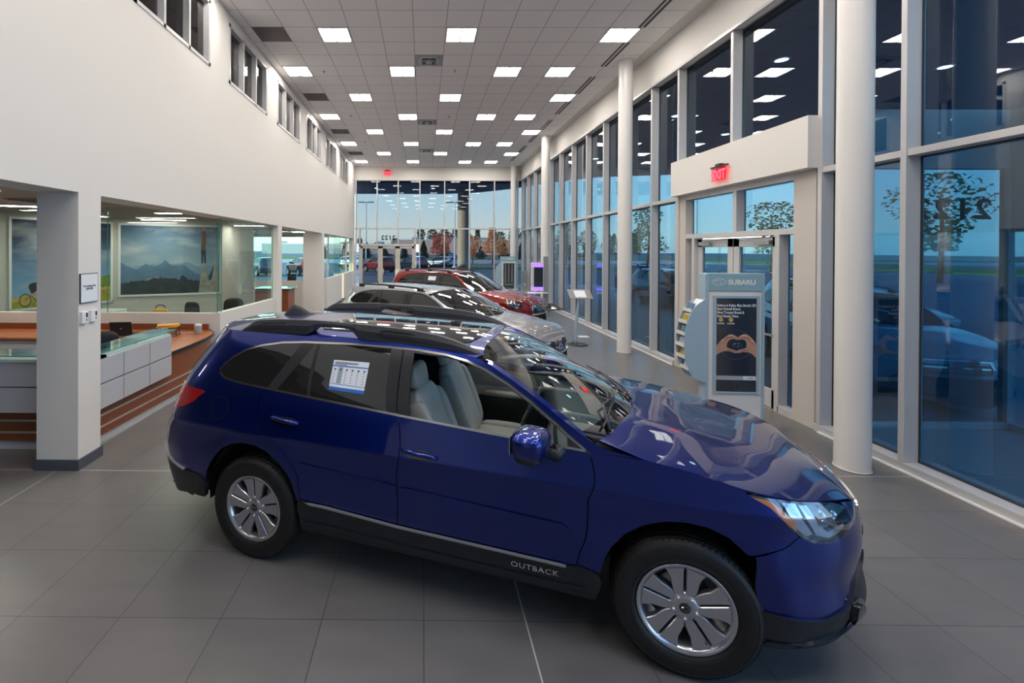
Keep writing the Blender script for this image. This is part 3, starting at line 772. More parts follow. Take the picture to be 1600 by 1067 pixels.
    # --- glazing of the sides
    for sy in (-1, 1):
        S = SS[sy]; up = lambda d: [(x, z - d) for x, z in DLO_TOP]; dn = lambda d: [(x, z + d) for x, z in DLO_BOT]
        # chrome surround
        cr = MB(); pin = []
        ctx = sum(p[0] for p in DLO_TOP) / len(DLO_TOP)
        loop = DLO_TOP + DLO_BOT[1:]; n = len(loop); inn = []
        for i in range(n):
            a, bb, p = loop[i - 1], loop[(i + 1) % n], loop[i]; tx, tz = bb[0] - a[0], bb[1] - a[1]; L = math.hypot(tx, tz) or 1
            inn.append((p[0] - tz / L * .013, p[1] + tx / L * .013))
        if style != 'suv' or lod == 0:
            for i in range(n):
                j = (i + 1) % n; S.panel(cr, xz([loop[i], loop[j], inn[j], inn[i]]), off=.004, rim=0)
            S_rim = MB()
            cr.build('window_chrome', M['satin'] if style == 'wagon' else M['black'], root)
        # black pillars and frames, each a part
        for nm_, pts_, of_, ri_ in (('rear_pillar', [(.272, 1.532), (.385, 1.542), (.157, 1.212), (.070, 1.215)], .002, .01),
                ('glass_divider', [(.400, 1.542), (.425, 1.542), (.438, 1.196), (.412, 1.196)], .002, .01),
                ('door_pillar', [(.986, 1.545), (1.072, 1.545), (1.100, 1.165), (1.028, 1.165)], .002, .014),
                ('door_pillar', [(1.080, 1.545), (1.155, 1.543), (1.188, 1.163), (1.108, 1.163)], .002, .014),
                ('window_frame', [(1.155, 1.530), (1.39, 1.522), (1.52, 1.500), (1.65, 1.458), (1.79, 1.392), (1.93, 1.307), (2.09, 1.205), (2.215, 1.118), (2.215, 1.105), (2.236, 1.105), (2.236, 1.128), (2.10, 1.226), (1.942, 1.330), (1.80, 1.412), (1.656, 1.478), (1.52, 1.520), (1.391, 1.540), (1.155, 1.550)], .001, .02),
                ('quarter_divider', [(2.075, 1.225), (2.095, 1.215), (2.105, 1.108), (2.080, 1.108)], .001, .02)):
            bp = MB(); S.panel(bp, xz(pts_), off=of_, rim=ri_)
            if nm_ == 'window_frame': S.panel(bp, xz([(2.15, 1.178), (2.225, 1.128), (2.225, 1.105), (2.155, 1.105)]), off=.002, rim=.01)
            bp.build(nm_, M['black'], root)
        g = MB()
        quart = [(x, z - .014) for x, z in DLO_TOP[11:]] + [(x, z + .014) for x, z in DLO_BOT[1:6]]
        S.panel(g, xz([(.272, 1.530)] + quart[:] + [(.090, 1.22)]), off=0, rim=0)
        S.panel(g, xz([(.385, 1.540), (.41, 1.540), (.42, 1.196), (.15, 1.208)]), off=0, rim=0)
        S.panel(g, xz([(.42, 1.542), (.64, 1.546), (.99, 1.544), (1.03, 1.165), (.6, 1.190), (.43, 1.196)]), off=0, rim=0)
        g.build('rear_side_glass', M['cartint'], root)
        g = MB()
        if hi: S.panel(g, xz([(2.09, 1.212), (2.16, 1.165), (2.16, 1.107), (2.10, 1.107)]), off=-.004, rim=0)
        else: S.panel(g, xz([(1.155, 1.535), (1.39, 1.522), (1.52, 1.500), (1.65, 1.458), (1.79, 1.392), (1.93, 1.307), (2.09, 1.205), (2.215, 1.118), (2.2, 1.105), (1.188, 1.150)]), off=-.004, rim=0)
        if g.v: g.build('front_side_glass', M['carclear'] if hi else M['cartint'], root)
        # fuel door line
        if lod and sy < 0:
            f = MB(); ringp = [(-.315 + .083 * math.cos(t), 1.045 + .078 * math.sin(t)) for t in [2 * PI * k / 28 for k in range(28)]]
            for i in range(28):
                a, c2 = ringp[i], ringp[(i + 1) % 28]; sc = lambda p: (-.315 + (p[0] + .315) * .955, 1.045 + (p[1] - 1.045) * .955)
                S.panel(f, xz([a, c2, sc(c2), sc(a)]), off=.0008, rim=0)
            f.build('fuel_door_seam', M['liner'], root)
    # --- tail and head lights
    for sy in (-1, 1):
        S = SS[sy]
        t = MB(); S.panel(t, spl([(.40, .985), (.42, 1.10), (.55, 1.148), (.72, 1.15), (.92, 1.148), (.995, 1.138), (.975, 1.09), (.945, 1.045), (.85, 1.00), (.70, .965), (.55, .955)], 3, True), off=.008, rim=.02)
        to = t.build('tail_light', M['redlens'], root)
        if lod:
            t = MB(); S.panel(t, [(.44, 1.04), (.46, 1.075), (.62, 1.085), (.75, 1.08), (.73, 1.05), (.6, 1.045)], off=.010, rim=.01); t.build('reverse_lamp', M['amber'], to)
        HL = spl([(2.068, 1.006), (2.108, .960), (2.130, .888), (2.160, .842), (2.215, .806), (2.31, .802), (2.44, .828), (2.498, .872), (2.503, .925), (2.455, .955), (2.37, .975), (2.23, .990), (2.14, 1.000)], 3, True)
        h = MB(); S.panel(h, HL, off=-.035, rim=-.03)
        ho = h.build('headlight', M['gloss'], root)
        a = MB(); S.panel(a, [(2.078, .998), (2.110, .958), (2.132, .893), (2.160, .852), (2.172, .900), (2.15, .965), (2.13, .992)], off=-.012, rim=.02); a.build('turn_signal', M['amber'], ho)
        c = MB()
        S.panel(c, [(2.185, .985), (2.245, .983), (2.215, .90), (2.235, .835), (2.20, .825), (2.17, .86), (2.17, .93)], off=-.022, rim=.01)
        S.panel(c, [(2.245, .975), (2.285, .972), (2.275, .88), (2.31, .845), (2.44, .865), (2.455, .845), (2.31, .815), (2.245, .835), (2.232, .90)], off=-.014, rim=.015)
        c.build('light_guide', M['projector'], ho)
        if lod:
            for (u, z, rr) in ((2.355, .915, .034), (2.44, .905, .030)):
                Pp, nn = S.pt(u, z); pm = MB(); R3 = nn.to_track_quat('Z', 'Y').to_matrix()
                pm.lathe([(rr * 1.25, -.012), (rr, -.018), (rr * .75, -.006), (rr * .4, .004), (0, .008)], 20, lambda x, y, hh: tuple(Pp - nn * .030 + R3 @ Vector((x, y, hh)))); pm.build('projector_lens', M['projector'], ho)
            l = MB(); S.panel(l, HL, off=.002, rim=.003); l.build('lens_cover', M['lens'], ho)
    # --- grille, badge
    g = MB()
    for sy in (-1, 1):
        SS[sy].panel(g, [(2.76, .665), (3, .665), (3, .845), (2.775, .835), (2.75, .75)], off=-.004, rim=.01)
    go = g.build('grille', M['black'], root)
    if lod:
        c = MB()
        for sy in (-1, 1):
            S = SS[sy]
            S.panel(c, [(2.745, .65), (2.735, .75), (2.765, .85), (3, .862), (3, .84), (2.785, .83), (2.76, .75), (2.768, .672), (3, .672), (3, .652)], off=.010, rim=.012)
            S.panel(c, [(2.78, .742), (3, .742), (3, .772), (2.78, .765)], off=.008, rim=.01)
            for zz in (.70, .72, .80, .82): S.panel(c, [(2.78, zz), (3, zz), (3, zz + .005), (2.78, zz + .005)], off=.003, rim=.005)
        c.build('grille_bar', M['chrome'], go)
        Pp, nn = SS[-1].pt(2.999, .757); e = MB(); q0 = (Pp.x + .014, 0, Pp.z)
        e.prism([(.078 * math.cos(2 * PI * k / 24), .04 * math.sin(2 * PI * k / 24)) for k in range(24)], 0, .004, lambda u, v, w_: (q0[0] + w_, u, q0[2] + v)); e.build('badge', M['blueink'], go)
        e = MB(); ring_flat(e, (q0[0] + .004, 0, q0[2]), (0, 1, 0), (0, 0, 1), .078, .04, .006); star_dots(e, (q0[0] + .004, 0, q0[2]), (0, 1, 0), (0, 0, 1), .055); e.build('badge_emblem', M['chrome'], go)
    # --- windscreen
    ins = gl; yb = gl[-1][1]
    back = [(x_rg(y) + .005, y) for y in [gl[0][1] * k / 10 for k in range(11)]]
    fro = [(x_hg(y) - .075, y) for y in [yb * (1 - k / 10) for k in range(11)]]
    mid = [p for p in gl if p[0] < x_hg(p[1]) - .09]
    half = back + mid + fro
    full = half + [(x, -y) for x, y in half[::-1] if y > 1e-6]
    w_ = MB(); SG.panel(w_, full, off=-.006, rim=0); wo = w_.build('windshield', M['carglass'] if lod else M['cartint'], root)
    cw = MB(); f2 = [(x_hg(y) + .004, y) for y in [yb * k / 10 for k in range(11)]]; f3 = [(x_hg(y) - .078, y) for y in [yb * (1 - k / 10) for k in range(11)]]
    hf = f2 + f3; SG.panel(cw, hf + [(x, -y) for x, y in hf[::-1] if y > 1e-6], off=-.004, rim=.01); cw.build('cowl', M['gloss'], root)
    if lod:
        for y0, y1 in ((-.66, -.05), (.02, .62)):
            wp = MB(); pth = []
            for k in range(8):
                y = y0 + (y1 - y0) * k / 7; x = x_hg(y) - .03 - .10 * k / 7; pth.append(Vector(warp(x, y, body.G(x, y) + .016)))
            wp.tube(pth, .007, 6)
            ya, xa = y0 + .02, x_hg(y0 + .02) + .0; mid_ = pth[5]
            wp.tube([Vector(warp(xa, ya, body.G(xa, ya) + .01)), Vector(warp(xa - .03, (ya * 2 + y1) / 3, body.G(xa - .03, (ya * 2 + y1) / 3) + .032)), mid_ + Vector((0, 0, .012))], [.011, .009, .006], 6); wp.build('wiper', M['black'], root)
    # rear window (on the rear of the ring)
    rw = MB()
    for sy in (-1, 1): SS[sy].panel(rw, [(0, 1.18), (.42, 1.20), (.55, 1.24), (.50, 1.36), (.42, 1.48), (0, 1.50)], off=.004, rim=.006)
    rw.build('rear_window', M['cartint'], root)
    if style == 'wagon':
        # glass roof panel and tail-fin antenna
        gr = MB(); hp = [(.30, 0), (.30, .46), (.36, .515), (1.30, .515), (1.42, .505), (1.49, .46), (1.53, .30), (1.54, 0)]
        SR.panel(gr, hp + [(x, -y) for x, y in hp[::-1] if y > 0], off=.003, rim=.006); gr.build('glass_roof_panel', M['gloss'], root)
        sf = MB(); prof = [(-.36, 0), (-.315, .066), (-.27, .086), (-.20, .072), (-.10, .022), (.0, 0)]
        zr0 = body.R(-.25, 0) - .006
        rows = []
        for yy, k in ((-.035, 0), (-.022, .55), (-.006, 1.0), (.006, 1.0), (.022, .55), (.035, 0)):
            rows += [(x * 1.0, yy * (1 if k < 1 else 1), zr0 + .004 + z * k) for x, z in prof]
        m = len(prof); sf.add([warp(*p) for p in rows], [(r_ * m + i, r_ * m + i + 1, (r_ + 1) * m + i + 1, (r_ + 1) * m + i) for r_ in range(5) for i in range(m - 1)], True); sf.build('fin_antenna', M['rail'], root)
    else:
        if lod:
            an = MB(); a0 = Vector(warp(-.35, 0, body.R(-.35, 0))); an.tube([a0, a0 + Vector((-.05, 0, .03)), a0 + Vector((-.28, 0, .30))], [.012, .006, .0025], 6); an.build('rod_antenna', M['black'], root)
    # --- roof rails
    for sy in (-1, 1):
        rl = MB()
        zb = lambda x: body.R(x, .6) - .012
        if style == 'wagon':
            lowp = [(-.34, 0), (-.05, 0), (.28, 0), (.34, .035), (.40, .062), (.62, .066), (.68, .040), (.74, 0), (1.2, 0), (1.60, 0)]
            topp = [(1.615, .008), (1.52, .036), (1.40, .066), (1.25, .088), (1.05, .099), (.70, .105), (.35, .105), (.05, .100), (-.14, .090), (-.20, .082), (-.28, .040), (-.345, .006)]
            poly = [(x, zb(x) + h) for x, h in lowp] + [(x, zb(x) + h) for x, h in topp]
            # sections across: outer face leans in
            n_ = 26; secs = []
            xs = [-.345 + (1.96) * k / 60 for k in range(61)]
            ft = cub(sorted(topp)); fb_ = cub(lowp)
            for x in xs:
                lo, hi_ = zb(x) + fb_(x), zb(x) + ft(x)
                wd = .030 if .33 < x < .70 else .046
                if .33 < x < .70: hi_ = zb(x) + ft(x); 
                wd *= min(1, (hi_ - lo) / .03 + .3)
                yc = .600 - .015 * ((x - .6) ** 2)
                secs.append([(x, yc + wd, lo), (x, yc + wd * .9, lo + (hi_ - lo) * .6), (x, yc + wd * .45, hi_), (x, yc - wd * .35, hi_), (x, yc - wd * .8, lo + (hi_ - lo) * .55), (x, yc - wd * .95, lo)])
            vs = [warp(p[0], sy * p[1], p[2]) for s_ in secs for p in s_]; m = 6
            fs = [(i * m + k, i * m + (k + 1) % m, (i + 1) * m + (k + 1) % m, (i + 1) * m + k) for i in range(60) for k in range(m)]
            if sy > 0: fs = [f[::-1] for f in fs]
            rl.add(vs, fs + [tuple(range(m)), tuple(60 * m + k for k in range(m))])
            # black patches on the outer face paint the shade of grip recesses
            for xa, xb in ((-.16, .12), (.86, 1.34)):
                top_, bot_ = [], []
                for k in range(9):
                    x = xa + (xb - xa) * k / 8; lo, hi_ = zb(x), zb(x) + ft(x); f = .30; g_ = .78 if xb < .5 else .82 - .35 * max(0, k - 4) / 4
                    yo = .600 + .0445 - .015 * ((x - .6) ** 2); e_ = .0 if 0 < k < 8 else .012
                    bot_.append((x, yo + .0005, lo + (hi_ - lo) * f + e_)); top_.append((x, yo - .012, lo + (hi_ - lo) * g_ - e_))
                r2 = MB(); vv = [warp(p[0], sy * (p[1] + .002), p[2]) for p in bot_ + top_]; ff = [(k, k + 1, 9 + k + 1, 9 + k) for k in range(8)]
                r2.add(vv, [f[::-1] for f in ff] if sy > 0 else ff); r2v = (r2, xa)
                if xa < 0: keep = [r2]
                else: keep.append(r2)
            ro = rl.build('roof_rail', M['rail'], root)
            for r2 in keep: r2.build('grip_recess_shade', M['liner'], ro)
        else:
            pth = []
            for k in range(21):
                t = k / 20; x = -.32 + 1.75 * t; h = .055 * min(1, t / .08, (1 - t) / .10) ** .6 if 0 < t < 1 else 0
                pth.append(Vector(warp(x, sy * .595, zb(x) + .012 + h)))
            rl.tube(pth, [.012] + [.016] * 19 + [.012], 8)
            for t in (.04, .5, .93):
                x = -.32 + 1.75 * t; a = Vector(warp(x, sy * .595, zb(x))); rl.box(a.x - .06, a.x + .06, a.y - .018, a.y + .018, a.z, a.z + .06)
            rl.build('roof_rail', M['rail'], root)
    # --- mirrors
    for sy in (-1, 1):
        c0 = Vector(warp(1.965, sy * .985, 1.15)); mm = MB()
        mm.blob(c0, (.095, .130, .080), .62, 28, 16, Matrix.Rotation(sy * .20, 3, 'Z'), .10)
        mo = mm.build('side_mirror', P, root)
        mm = MB(); mm.blob(c0 + Vector((.0, 0, -.055)), (.080, .118, .030), .6, 24, 10, Matrix.Rotation(sy * .20, 3, 'Z')); a = Vector(warp(2.11, sy * .865, 1.10))
        mm.tube([c0 + Vector((.02, -sy * .06, -.05)), Vector((a.x - .01, a.y + sy * .03, a.z - .03)), a], [.030, .034, .045], 10); mm.build('mirror_base', M['clad'], mo)
        mm = MB(); mm.box(-.002, .002, -.085, .085, -.048, .048, Matrix.Translation(c0 + Vector((-.090, 0, .005))) @ Matrix.Rotation(sy * .20, 4, 'Z')); mm.build('mirror_glass', M['chrome'], mo)
    # --- wheels
    yw_ = (tr if lod else .80) * yw
    for x in (0, wb):
        for sy in (-1, 1):
            wheel(root, (x, sy * yw_, .360 * ws), 0 if sy < 0 else PI, dark_rims, lod, s=ws)
    # --- interior
    if lod and hi is not None:
        wz = lambda x, y, z: Vector(warp(x, y, z))
        off = warp(1.45, 0, 1.2)[0] - 1.45
        for sy in (-1, 1): seat(root, 1.50 + off, sy * .37, 'front_seat')
        rs = MB(); rs.blob((.62 + off, 0, .58), (.26, .64, .08), .4, 30, 12); ro = rs.build('rear_seat', M['leather'], root)
        rs = MB(); rs.blob((.33 + off, 0, .90), (.07, .64, .32), .4, 30, 14, Matrix.Rotation(math.radians(-20), 3, 'Y')); rs.build('backrest', M['leather'], ro)
        for yy in (-.38, 0, .38):
            hh = MB(); hh.blob((.20 + off, yy, 1.26), (.05, .12, .07), .6, 18, 10); hh.build('headrest', M['leather'], ro)
        da = MB(); vs = []
        prof = [(1.98, .62), (1.99, .84), (2.00, .96), (2.06, 1.015), (2.20, 1.045), (2.40, 1.035), (2.58, .985), (2.58, .62)]
        ys = [-.80, -.70, -.45, -.2, 0, .2, .45, .70, .80]
        for y in ys:
            for x, z in prof:
                dx = -.30 * (abs(y) / .8) ** 2 * (1 if x > 2.1 else .35); hz = .035 * math.exp(-((y - .37) / .16) ** 2) if 1.98 < x < 2.3 and z > .9 else 0
                vs.append(wz(x + dx, y, z + hz))
        m = len(prof); da.add(vs, [(i * m + k, i * m + k + 1, (i + 1) * m + k + 1, (i + 1) * m + k) for i in range(len(ys) - 1) for k in range(m - 1)], True)
        dob = da.build('dashboard', M['dash'], root)
        sc = MB(); a, b2 = wz(1.985, -.10, .90), wz(1.975, .10, 1.0); sc.box(a.x - .012, a.x + .004, -.105, .105, a.z, b2.z); sc.build('screen', M['gloss'], dob)
        cn = MB(); a = wz(1.25, 0, .6); b2 = wz(2.0, 0, .85); cn.box(a.x, b2.x, -.12, .12, .40, .66); cn.build('centre_console', M['dash'], root, bevel=.02)
        sw = MB(); cc = wz(1.83, .37, .93); RT = Matrix.Rotation(math.radians(-65), 3, 'Y')
        ring = [cc + RT @ Vector((.185 * math.cos(t), .185 * math.sin(t), 0)) for t in [2 * PI * k / 28 for k in range(29)]]
        sw.tube(ring, .016, 8, False); sw.tube([cc + RT @ Vector((0, -.18, 0)), cc, cc + RT @ Vector((0, .18, 0))], [.014, .03, .014], 8); sw.blob(cc, (.035, .07, .06), .6, 16, 10)
        sw.tube([cc, cc + Vector((.22, 0, -.08))], .03, 8); sw.build('steering_wheel', M['dash'], root)
        mi = MB(); c0 = wz(1.90, 0, 1.40); mi.blob(c0, (.02, .12, .034), .5, 20, 10); mi.tube([c0, c0 + Vector((.06, 0, .06))], .008, 6); mi.build('rear_view_mirror', M['black'], root)
        it = MB()
        for sy in (-1, 1):
            SS[sy].panel(it, xz([(.15, .45), (.15, 1.15), (1.1, 1.11), (2.1, 1.06), (2.2, .7), (2.2, .45)]), off=-.075, rim=0)
        it.build('door_trim', M['dash'], root)
        for sy in (-1, 1):
            it = MB()
            SS[sy].panel(it, xz([(1.15, .80), (1.15, 1.135), (1.60, 1.115), (2.02, 1.09), (2.0, .97), (1.6, .86)]), off=-.085, rim=0)
            a, b2 = wz(1.35, sy * .70, .86), wz(1.80, sy * .80, .90); it.box(a.x, b2.x, min(a.y, b2.y), max(a.y, b2.y), a.z, b2.z)
            it.build('armrest_trim', M['beige'], root)
        hl = MB(); SR.panel(hl, [(-.5, -.50), (1.30, -.50), (1.30, .50), (-.5, .50)], off=-.035, rim=0); hl.build('headliner', M['fabric'], root)
        be = MB(); 
        a = wz(1.12, -.67, 1.42); be.tube([a, wz(1.10, -.71, 1.20), wz(1.2, -.72, .6)], .012, 6); be.build('seat_belt', M['black'], root)
    return root, SS, body
# ------------------------------------------------------------------ the room
CH_ = 6.409; XL = -3.46; XR = 4.85; YF = 23.15; YB = -6.0; HD = 2.79
def boxobj(name, x0, x1, y0, y1, z0, z1, m, st=True, bevel=0, parent=None):
    o = MB().box(x0, x1, y0, y1, z0, z1).build(name, m, parent, bevel=bevel)
    return struct(o) if st else o
boxobj('floor', -12, 5.08, YB, YF + .1, -.12, 0, M['floor'])
boxobj('ceiling', XL - .2, 5.1, YB, YF + .1, CH_, CH_ + .15, M['ceil'])
boxobj('trim_1', 4.62, XR + .02, YB, YF, CH_ - .006, CH_ + .001, mat('gypsum_border', (.60, .585, .57), .8, noise=.01))
# left wall: header band, window piers, strip above the windows
wl = MB(); y0w = [8.15 + 2.69 * k for k in range(-4, 5)]; WW = 1.97
wl.box(-3.88, XL, YB, YF, HD, 5.17); wl.box(-3.88, XL, YB, YF, 6.22, CH_)
ys = [YB] + [v for y in y0w for v in (y, y + WW)] + [YF]
for i in range(0, len(ys), 2):
    if ys[i + 1] > ys[i]: wl.box(-3.88, XL, ys[i], ys[i + 1], 5.17, 6.22)
wl.box(-3.88, XL, 4.60, 4.92, 0, HD); wl.box(-3.62, XL, 10.94, 11.24, 0, HD); wl.box(-4.12, XL, 15.75, 16.05, 0, HD); wl.box(-3.70, XL, 22.75, YF, 0, HD)
wl.box(-3.88, XL, YB, -1.2, 0, HD)
struct(wl.build('wall_left', M['wall']))
for i, y in enumerate(y0w[1:]):
    wr = MB(); a, b = 5.17, 6.22
    for (p, q_, r, s_) in ((y, y + WW, a, a + .05), (y, y + WW, b - .05, b), (y, y + .06, a, b), (y + WW - .06, y + WW, a, b), (y + .635, y + .685, a, b), (y + 1.285, y + 1.335, a, b)):
        wr.box(XL - .11, XL + .012, p, q_, r, s_)
    w_ = struct(wr.build('window_%d' % (i + 1), M['alu']))
    MB().box(XL - .085, XL - .078, y + .02, y + WW - .02, a + .02, b - .02).build('pane', glass('clerestory_glass', (.5, .5, .5), 1.0, .05) if i == 0 else bpy.data.materials['clerestory_glass'], w_)
up = MB(); up.box(-6.6, -6.5, YB, YF, 4.6, 6.4); up.box(-6.6, -3.88, YB, YF, 6.38, 6.5); up.box(-6.6, -3.88, YB, YF, 3.06, 3.16); up.box(-6.6, -3.88, YF - .1, YF, 3.1, 6.4); up.box(-6.6, -3.88, YB, YB + .1, 3.1, 6.4); up.box(-6.6, -6.5, YB, YF, 3.1, 4.7)
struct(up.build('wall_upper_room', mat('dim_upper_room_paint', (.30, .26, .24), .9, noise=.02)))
# baseboards
def bb(n, x0, x1, y0, y1): boxobj('baseboard_' + n, x0, x1, y0, y1, 0, .105, M['baseb'])
bb('pier', -3.895, XL + .018, 4.582, 4.935); bb('post', -3.63, XL + .012, 10.93, 11.25); bb('far_pier', -4.13, XL + .012, 15.74, 16.06); bb('end', -3.71, XL + .012, 22.74, 23.1)
# back wall (behind the camera) and outer walls of the office wing
wbk = MB(); wbk.box(-12, 5.2, YB - .15, YB, 0, 2.8); wbk.box(-12, 5.2, YB - .15, YB, 5.6, CH_ + .1); wbk.box(-12, 5.2, YB - .15, YB, 2.8, 5.6); struct(wbk.build('wall_back', mat('dark_back_wall', (.34, .35, .37), .8, noise=.02)))
boxobj('wall_wing_outer', -12.1, -12.0, YB, 16.0, 0, 3.2, M['walld'])
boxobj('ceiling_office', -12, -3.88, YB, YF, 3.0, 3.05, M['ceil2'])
boxobj('roof_slab', -6.7, 5.3, YB - .2, YF + .2, CH_ + .16, CH_ + .4, M['soffit'])
# far wall header and curtain wall
boxobj('wall_far', XL, XR + .2, YF - .02, YF + .18, 5.72, CH_, M['wall'])
boxobj('trim_2', XL, XR + .02, YF - .05, YF - .02, 5.70, 5.76, M['alu'])
tn = 3
def trim(x0, x1, y0, y1, z0, z1, m=None):
    global tn
    boxobj('trim_%d' % tn, x0, x1, y0, y1, z0, z1, m or M['alu'], bevel=.003); tn += 1
XM = [-3.41, -2.35, -1.29, -.20, 1.04, 2.29, 3.53, 4.70]
for x in XM: trim(x - .028, x + .028, YF - .05, YF + .10, 0, 5.72) if x not in (-2.35, -1.29) else trim(x - .028, x + .028, YF - .05, YF + .10, 2.52, 5.72)
trim(XL, XR, YF - .055, YF + .10, 3.27, 3.34)
trim(XL, XR, YF - .05, YF + .10, 0, .10)
wn = 9
def pane(x0, x1, y0, y1, z0, z1, m):
    global wn
    o = struct(MB().box(x0, x1, y0, y1, z0, z1).build('window_%d' % wn, m)); wn += 1; return o
xe = [XL] + XM + [XR + .15]
for i in range(len(XM) - 1):
    pane(XM[i] + .02, XM[i + 1] - .02, YF + .03, YF + .042, 3.33, 5.72, M['glassF'])
    if i in (0, 1, 2): pane(XM[i] + .02, XM[i + 1] - .02, YF + .03, YF + .042, 2.52, 3.28, M['glassF'])
    else: pane(XM[i] + .02, XM[i + 1] - .02, YF + .03, YF + .042, .10, 3.28, M['glassF'])
pane(4.73, 5.0, YF + .03, YF + .042, .10, 5.72, M['glassF'])
# far entrance: frame, posts, three glazed leaves
for i, (xa, xb) in enumerate(((-3.18, -2.17), (-2.17, -1.30), (-1.30, -.46))):
    d = MB(); yy0, yy1 = YF - .04, YF + .04
    for (a, b, c, e_) in ((xa, xa + .12, 0, 2.42), (xb - .12, xb, 0, 2.42), (xa, xb, 2.30, 2.42), (xa, xb, 0, .25)): d.box(a, b, yy0, yy1, c, e_)
    dd = struct(d.build('door_%d' % (i + 1), M['walld'], bevel=.004)); MB().box(xa + .1, xb - .1, YF - .004, YF + .004, .2, 2.32).build('pane', M['glassF'], dd)
    MB().tube([(xa + .16, YF - .09, .9), (xa + .16, YF - .09, 1.3)], .014, 8).build('door_handle', M['metalg'], dd)
trim(-3.25, -.40, YF - .07, YF + .10, 2.42, 2.52); trim(-3.25, -3.17, YF - .07, YF + .1, 0, 3.27); trim(-.47, -.39, YF - .07, YF + .1, 0, 3.27)
# address numerals read backwards from inside
text_obj('address_numerals', '2122', .31, M['black'], frame_mx((-1.42, YF + .05, 2.74), (-1, 0, 0), (0, 0, 1)), sx=1.08, bold=.008, space=1.1)
tag(C.objects['address_numerals'], 'black address numerals on the glass above the far doors, seen reversed', 'numerals')
# right wall: band over the windows, curtain wall with deep mullions
boxobj('wall_right', XR, XR + .22, YB, YF, 5.74, CH_, M['wall'])
trim(XR - .012, XR + .02, YB, YF, 5.71, 5.76)
YM = [-3.2, -1.6, 0, 1.5, 2.95, 4.73, 5.72, 7.36, 8.9, 9.94, 11.27, 12.59, 13.91, 15.26, 16.63, 17.9, 19.2, 20.5, 21.8, 23.05]
for y in YM:
    z0 = 3.92 if 5.8 < y < 8.8 else .095
    trim(4.873, 5.06, y - .03, y + .03, z0, 5.72)
trim(4.885, 5.06, YB, 5.70, 3.20, 3.27); trim(4.885, 5.06, 8.95, YF, 3.20, 3.27)
trim(4.87, 5.06, YB, 5.78, 0, .095); trim(4.87, 5.06, 9.04, YF, 0, .095)
trim(4.845, 4.87, YB, 5.70, 0, .02, M['white']); trim(4.845, 4.87, 9.04, YF, 0, .02, M['white'])
yy = [YB] + YM
for i in range(len(yy) - 1):
    a, b = yy[i] + .025, yy[i + 1] - .025
    if b - a < .2: continue
    if 5.7 < yy[i] < 8.8: pane(5.034, 5.046, a, b, 3.9, 5.72, M['glassR'])
    else:
        gm = M['glassR'] if b > 2.0 else M['glassN']; pane(5.034, 5.046, a, b, 3.25, 5.72, gm); pane(5.034, 5.046, a, b, .09, 3.22, gm)
    g = MB()
    for z0, z1 in (((3.9, 5.72),) if 5.7 < yy[i] < 8.8 else ((3.27, 5.72), (.095, 3.20))):
        for (p, q_, r, s_) in ((a, a + .018, z0, z1), (b - .018, b, z0, z1), (a, b, z0, z0 + .018), (a, b, z1 - .018, z1)): g.box(5.02, 5.033, p, q_, r, s_)
    struct(g.build('trim_%d' % tn, M['alud'])); tn += 1
# entrance portal
boxobj('trim_%d' % tn, 4.75, 5.08, 5.75, 8.92, 3.27, 3.92, M['wall'], bevel=.004); tn += 1
for (a, b) in ((5.80, 6.15), (8.67, 9.03)): trim(4.90, 5.06, a, b, 0, 3.27, M['walld'])
trim(4.905, 5.06, 6.15, 8.67, 3.18, 3.27); trim(4.905, 5.06, 6.15, 8.67, 2.46, 2.54); trim(4.905, 5.06, 7.28, 7.36, 2.54, 3.18)
trim(4.905, 5.06, 6.40, 6.48, 0, 2.46); trim(4.905, 5.06, 8.40, 8.48, 0, 2.46)
trim(4.905, 5.06, 6.15, 6.42, 0, .10); trim(4.905, 5.06, 8.46, 8.67, 0, .10)
pane(5.034, 5.046, 6.15, 7.28, 2.54, 3.18, M['glassR']); pane(5.034, 5.046, 7.36, 8.67, 2.54, 3.18, M['glassR'])
pane(5.034, 5.046, 6.15, 6.40, .1, 2.46, M['glassR']); pane(5.034, 5.046, 8.48, 8.67, .1, 2.46, M['glassR'])
for i, (a, b) in enumerate(((6.48, 7.43), (7.45, 8.40))):
    d = MB()
    for (p, q_, r, s_) in ((a, a + .13, 0, 2.44), (b - .13, b, 0, 2.44), (a, b, 2.30, 2.44), (a, b, 0, .26)): d.box(4.97, 5.03, p, q_, r, s_)
    dd = struct(d.build('door_%d' % (4 + i), M['alu'], bevel=.004)); MB().box(4.995, 5.005, a + .12, b - .12, .24, 2.32).build('pane', M['glassR'], dd)
    MB().box(4.955, 4.965, a + .10, b - .10, 1.02, 1.05).build('push_bar', M['metalg'], dd)
    k = MB(); hy = a + .12 if i == 0 else b - .42; k.box(4.91, 4.97, hy, hy + .30, 2.33, 2.39); k.tube([(4.93, hy + .25, 2.38), (4.86, hy + (.55 if i == 0 else -.20), 2.42), (4.93, hy + (.70 if i == 0 else -.40), 2.43)], .010, 6); k.build('door_closer', M['metalg'], dd)
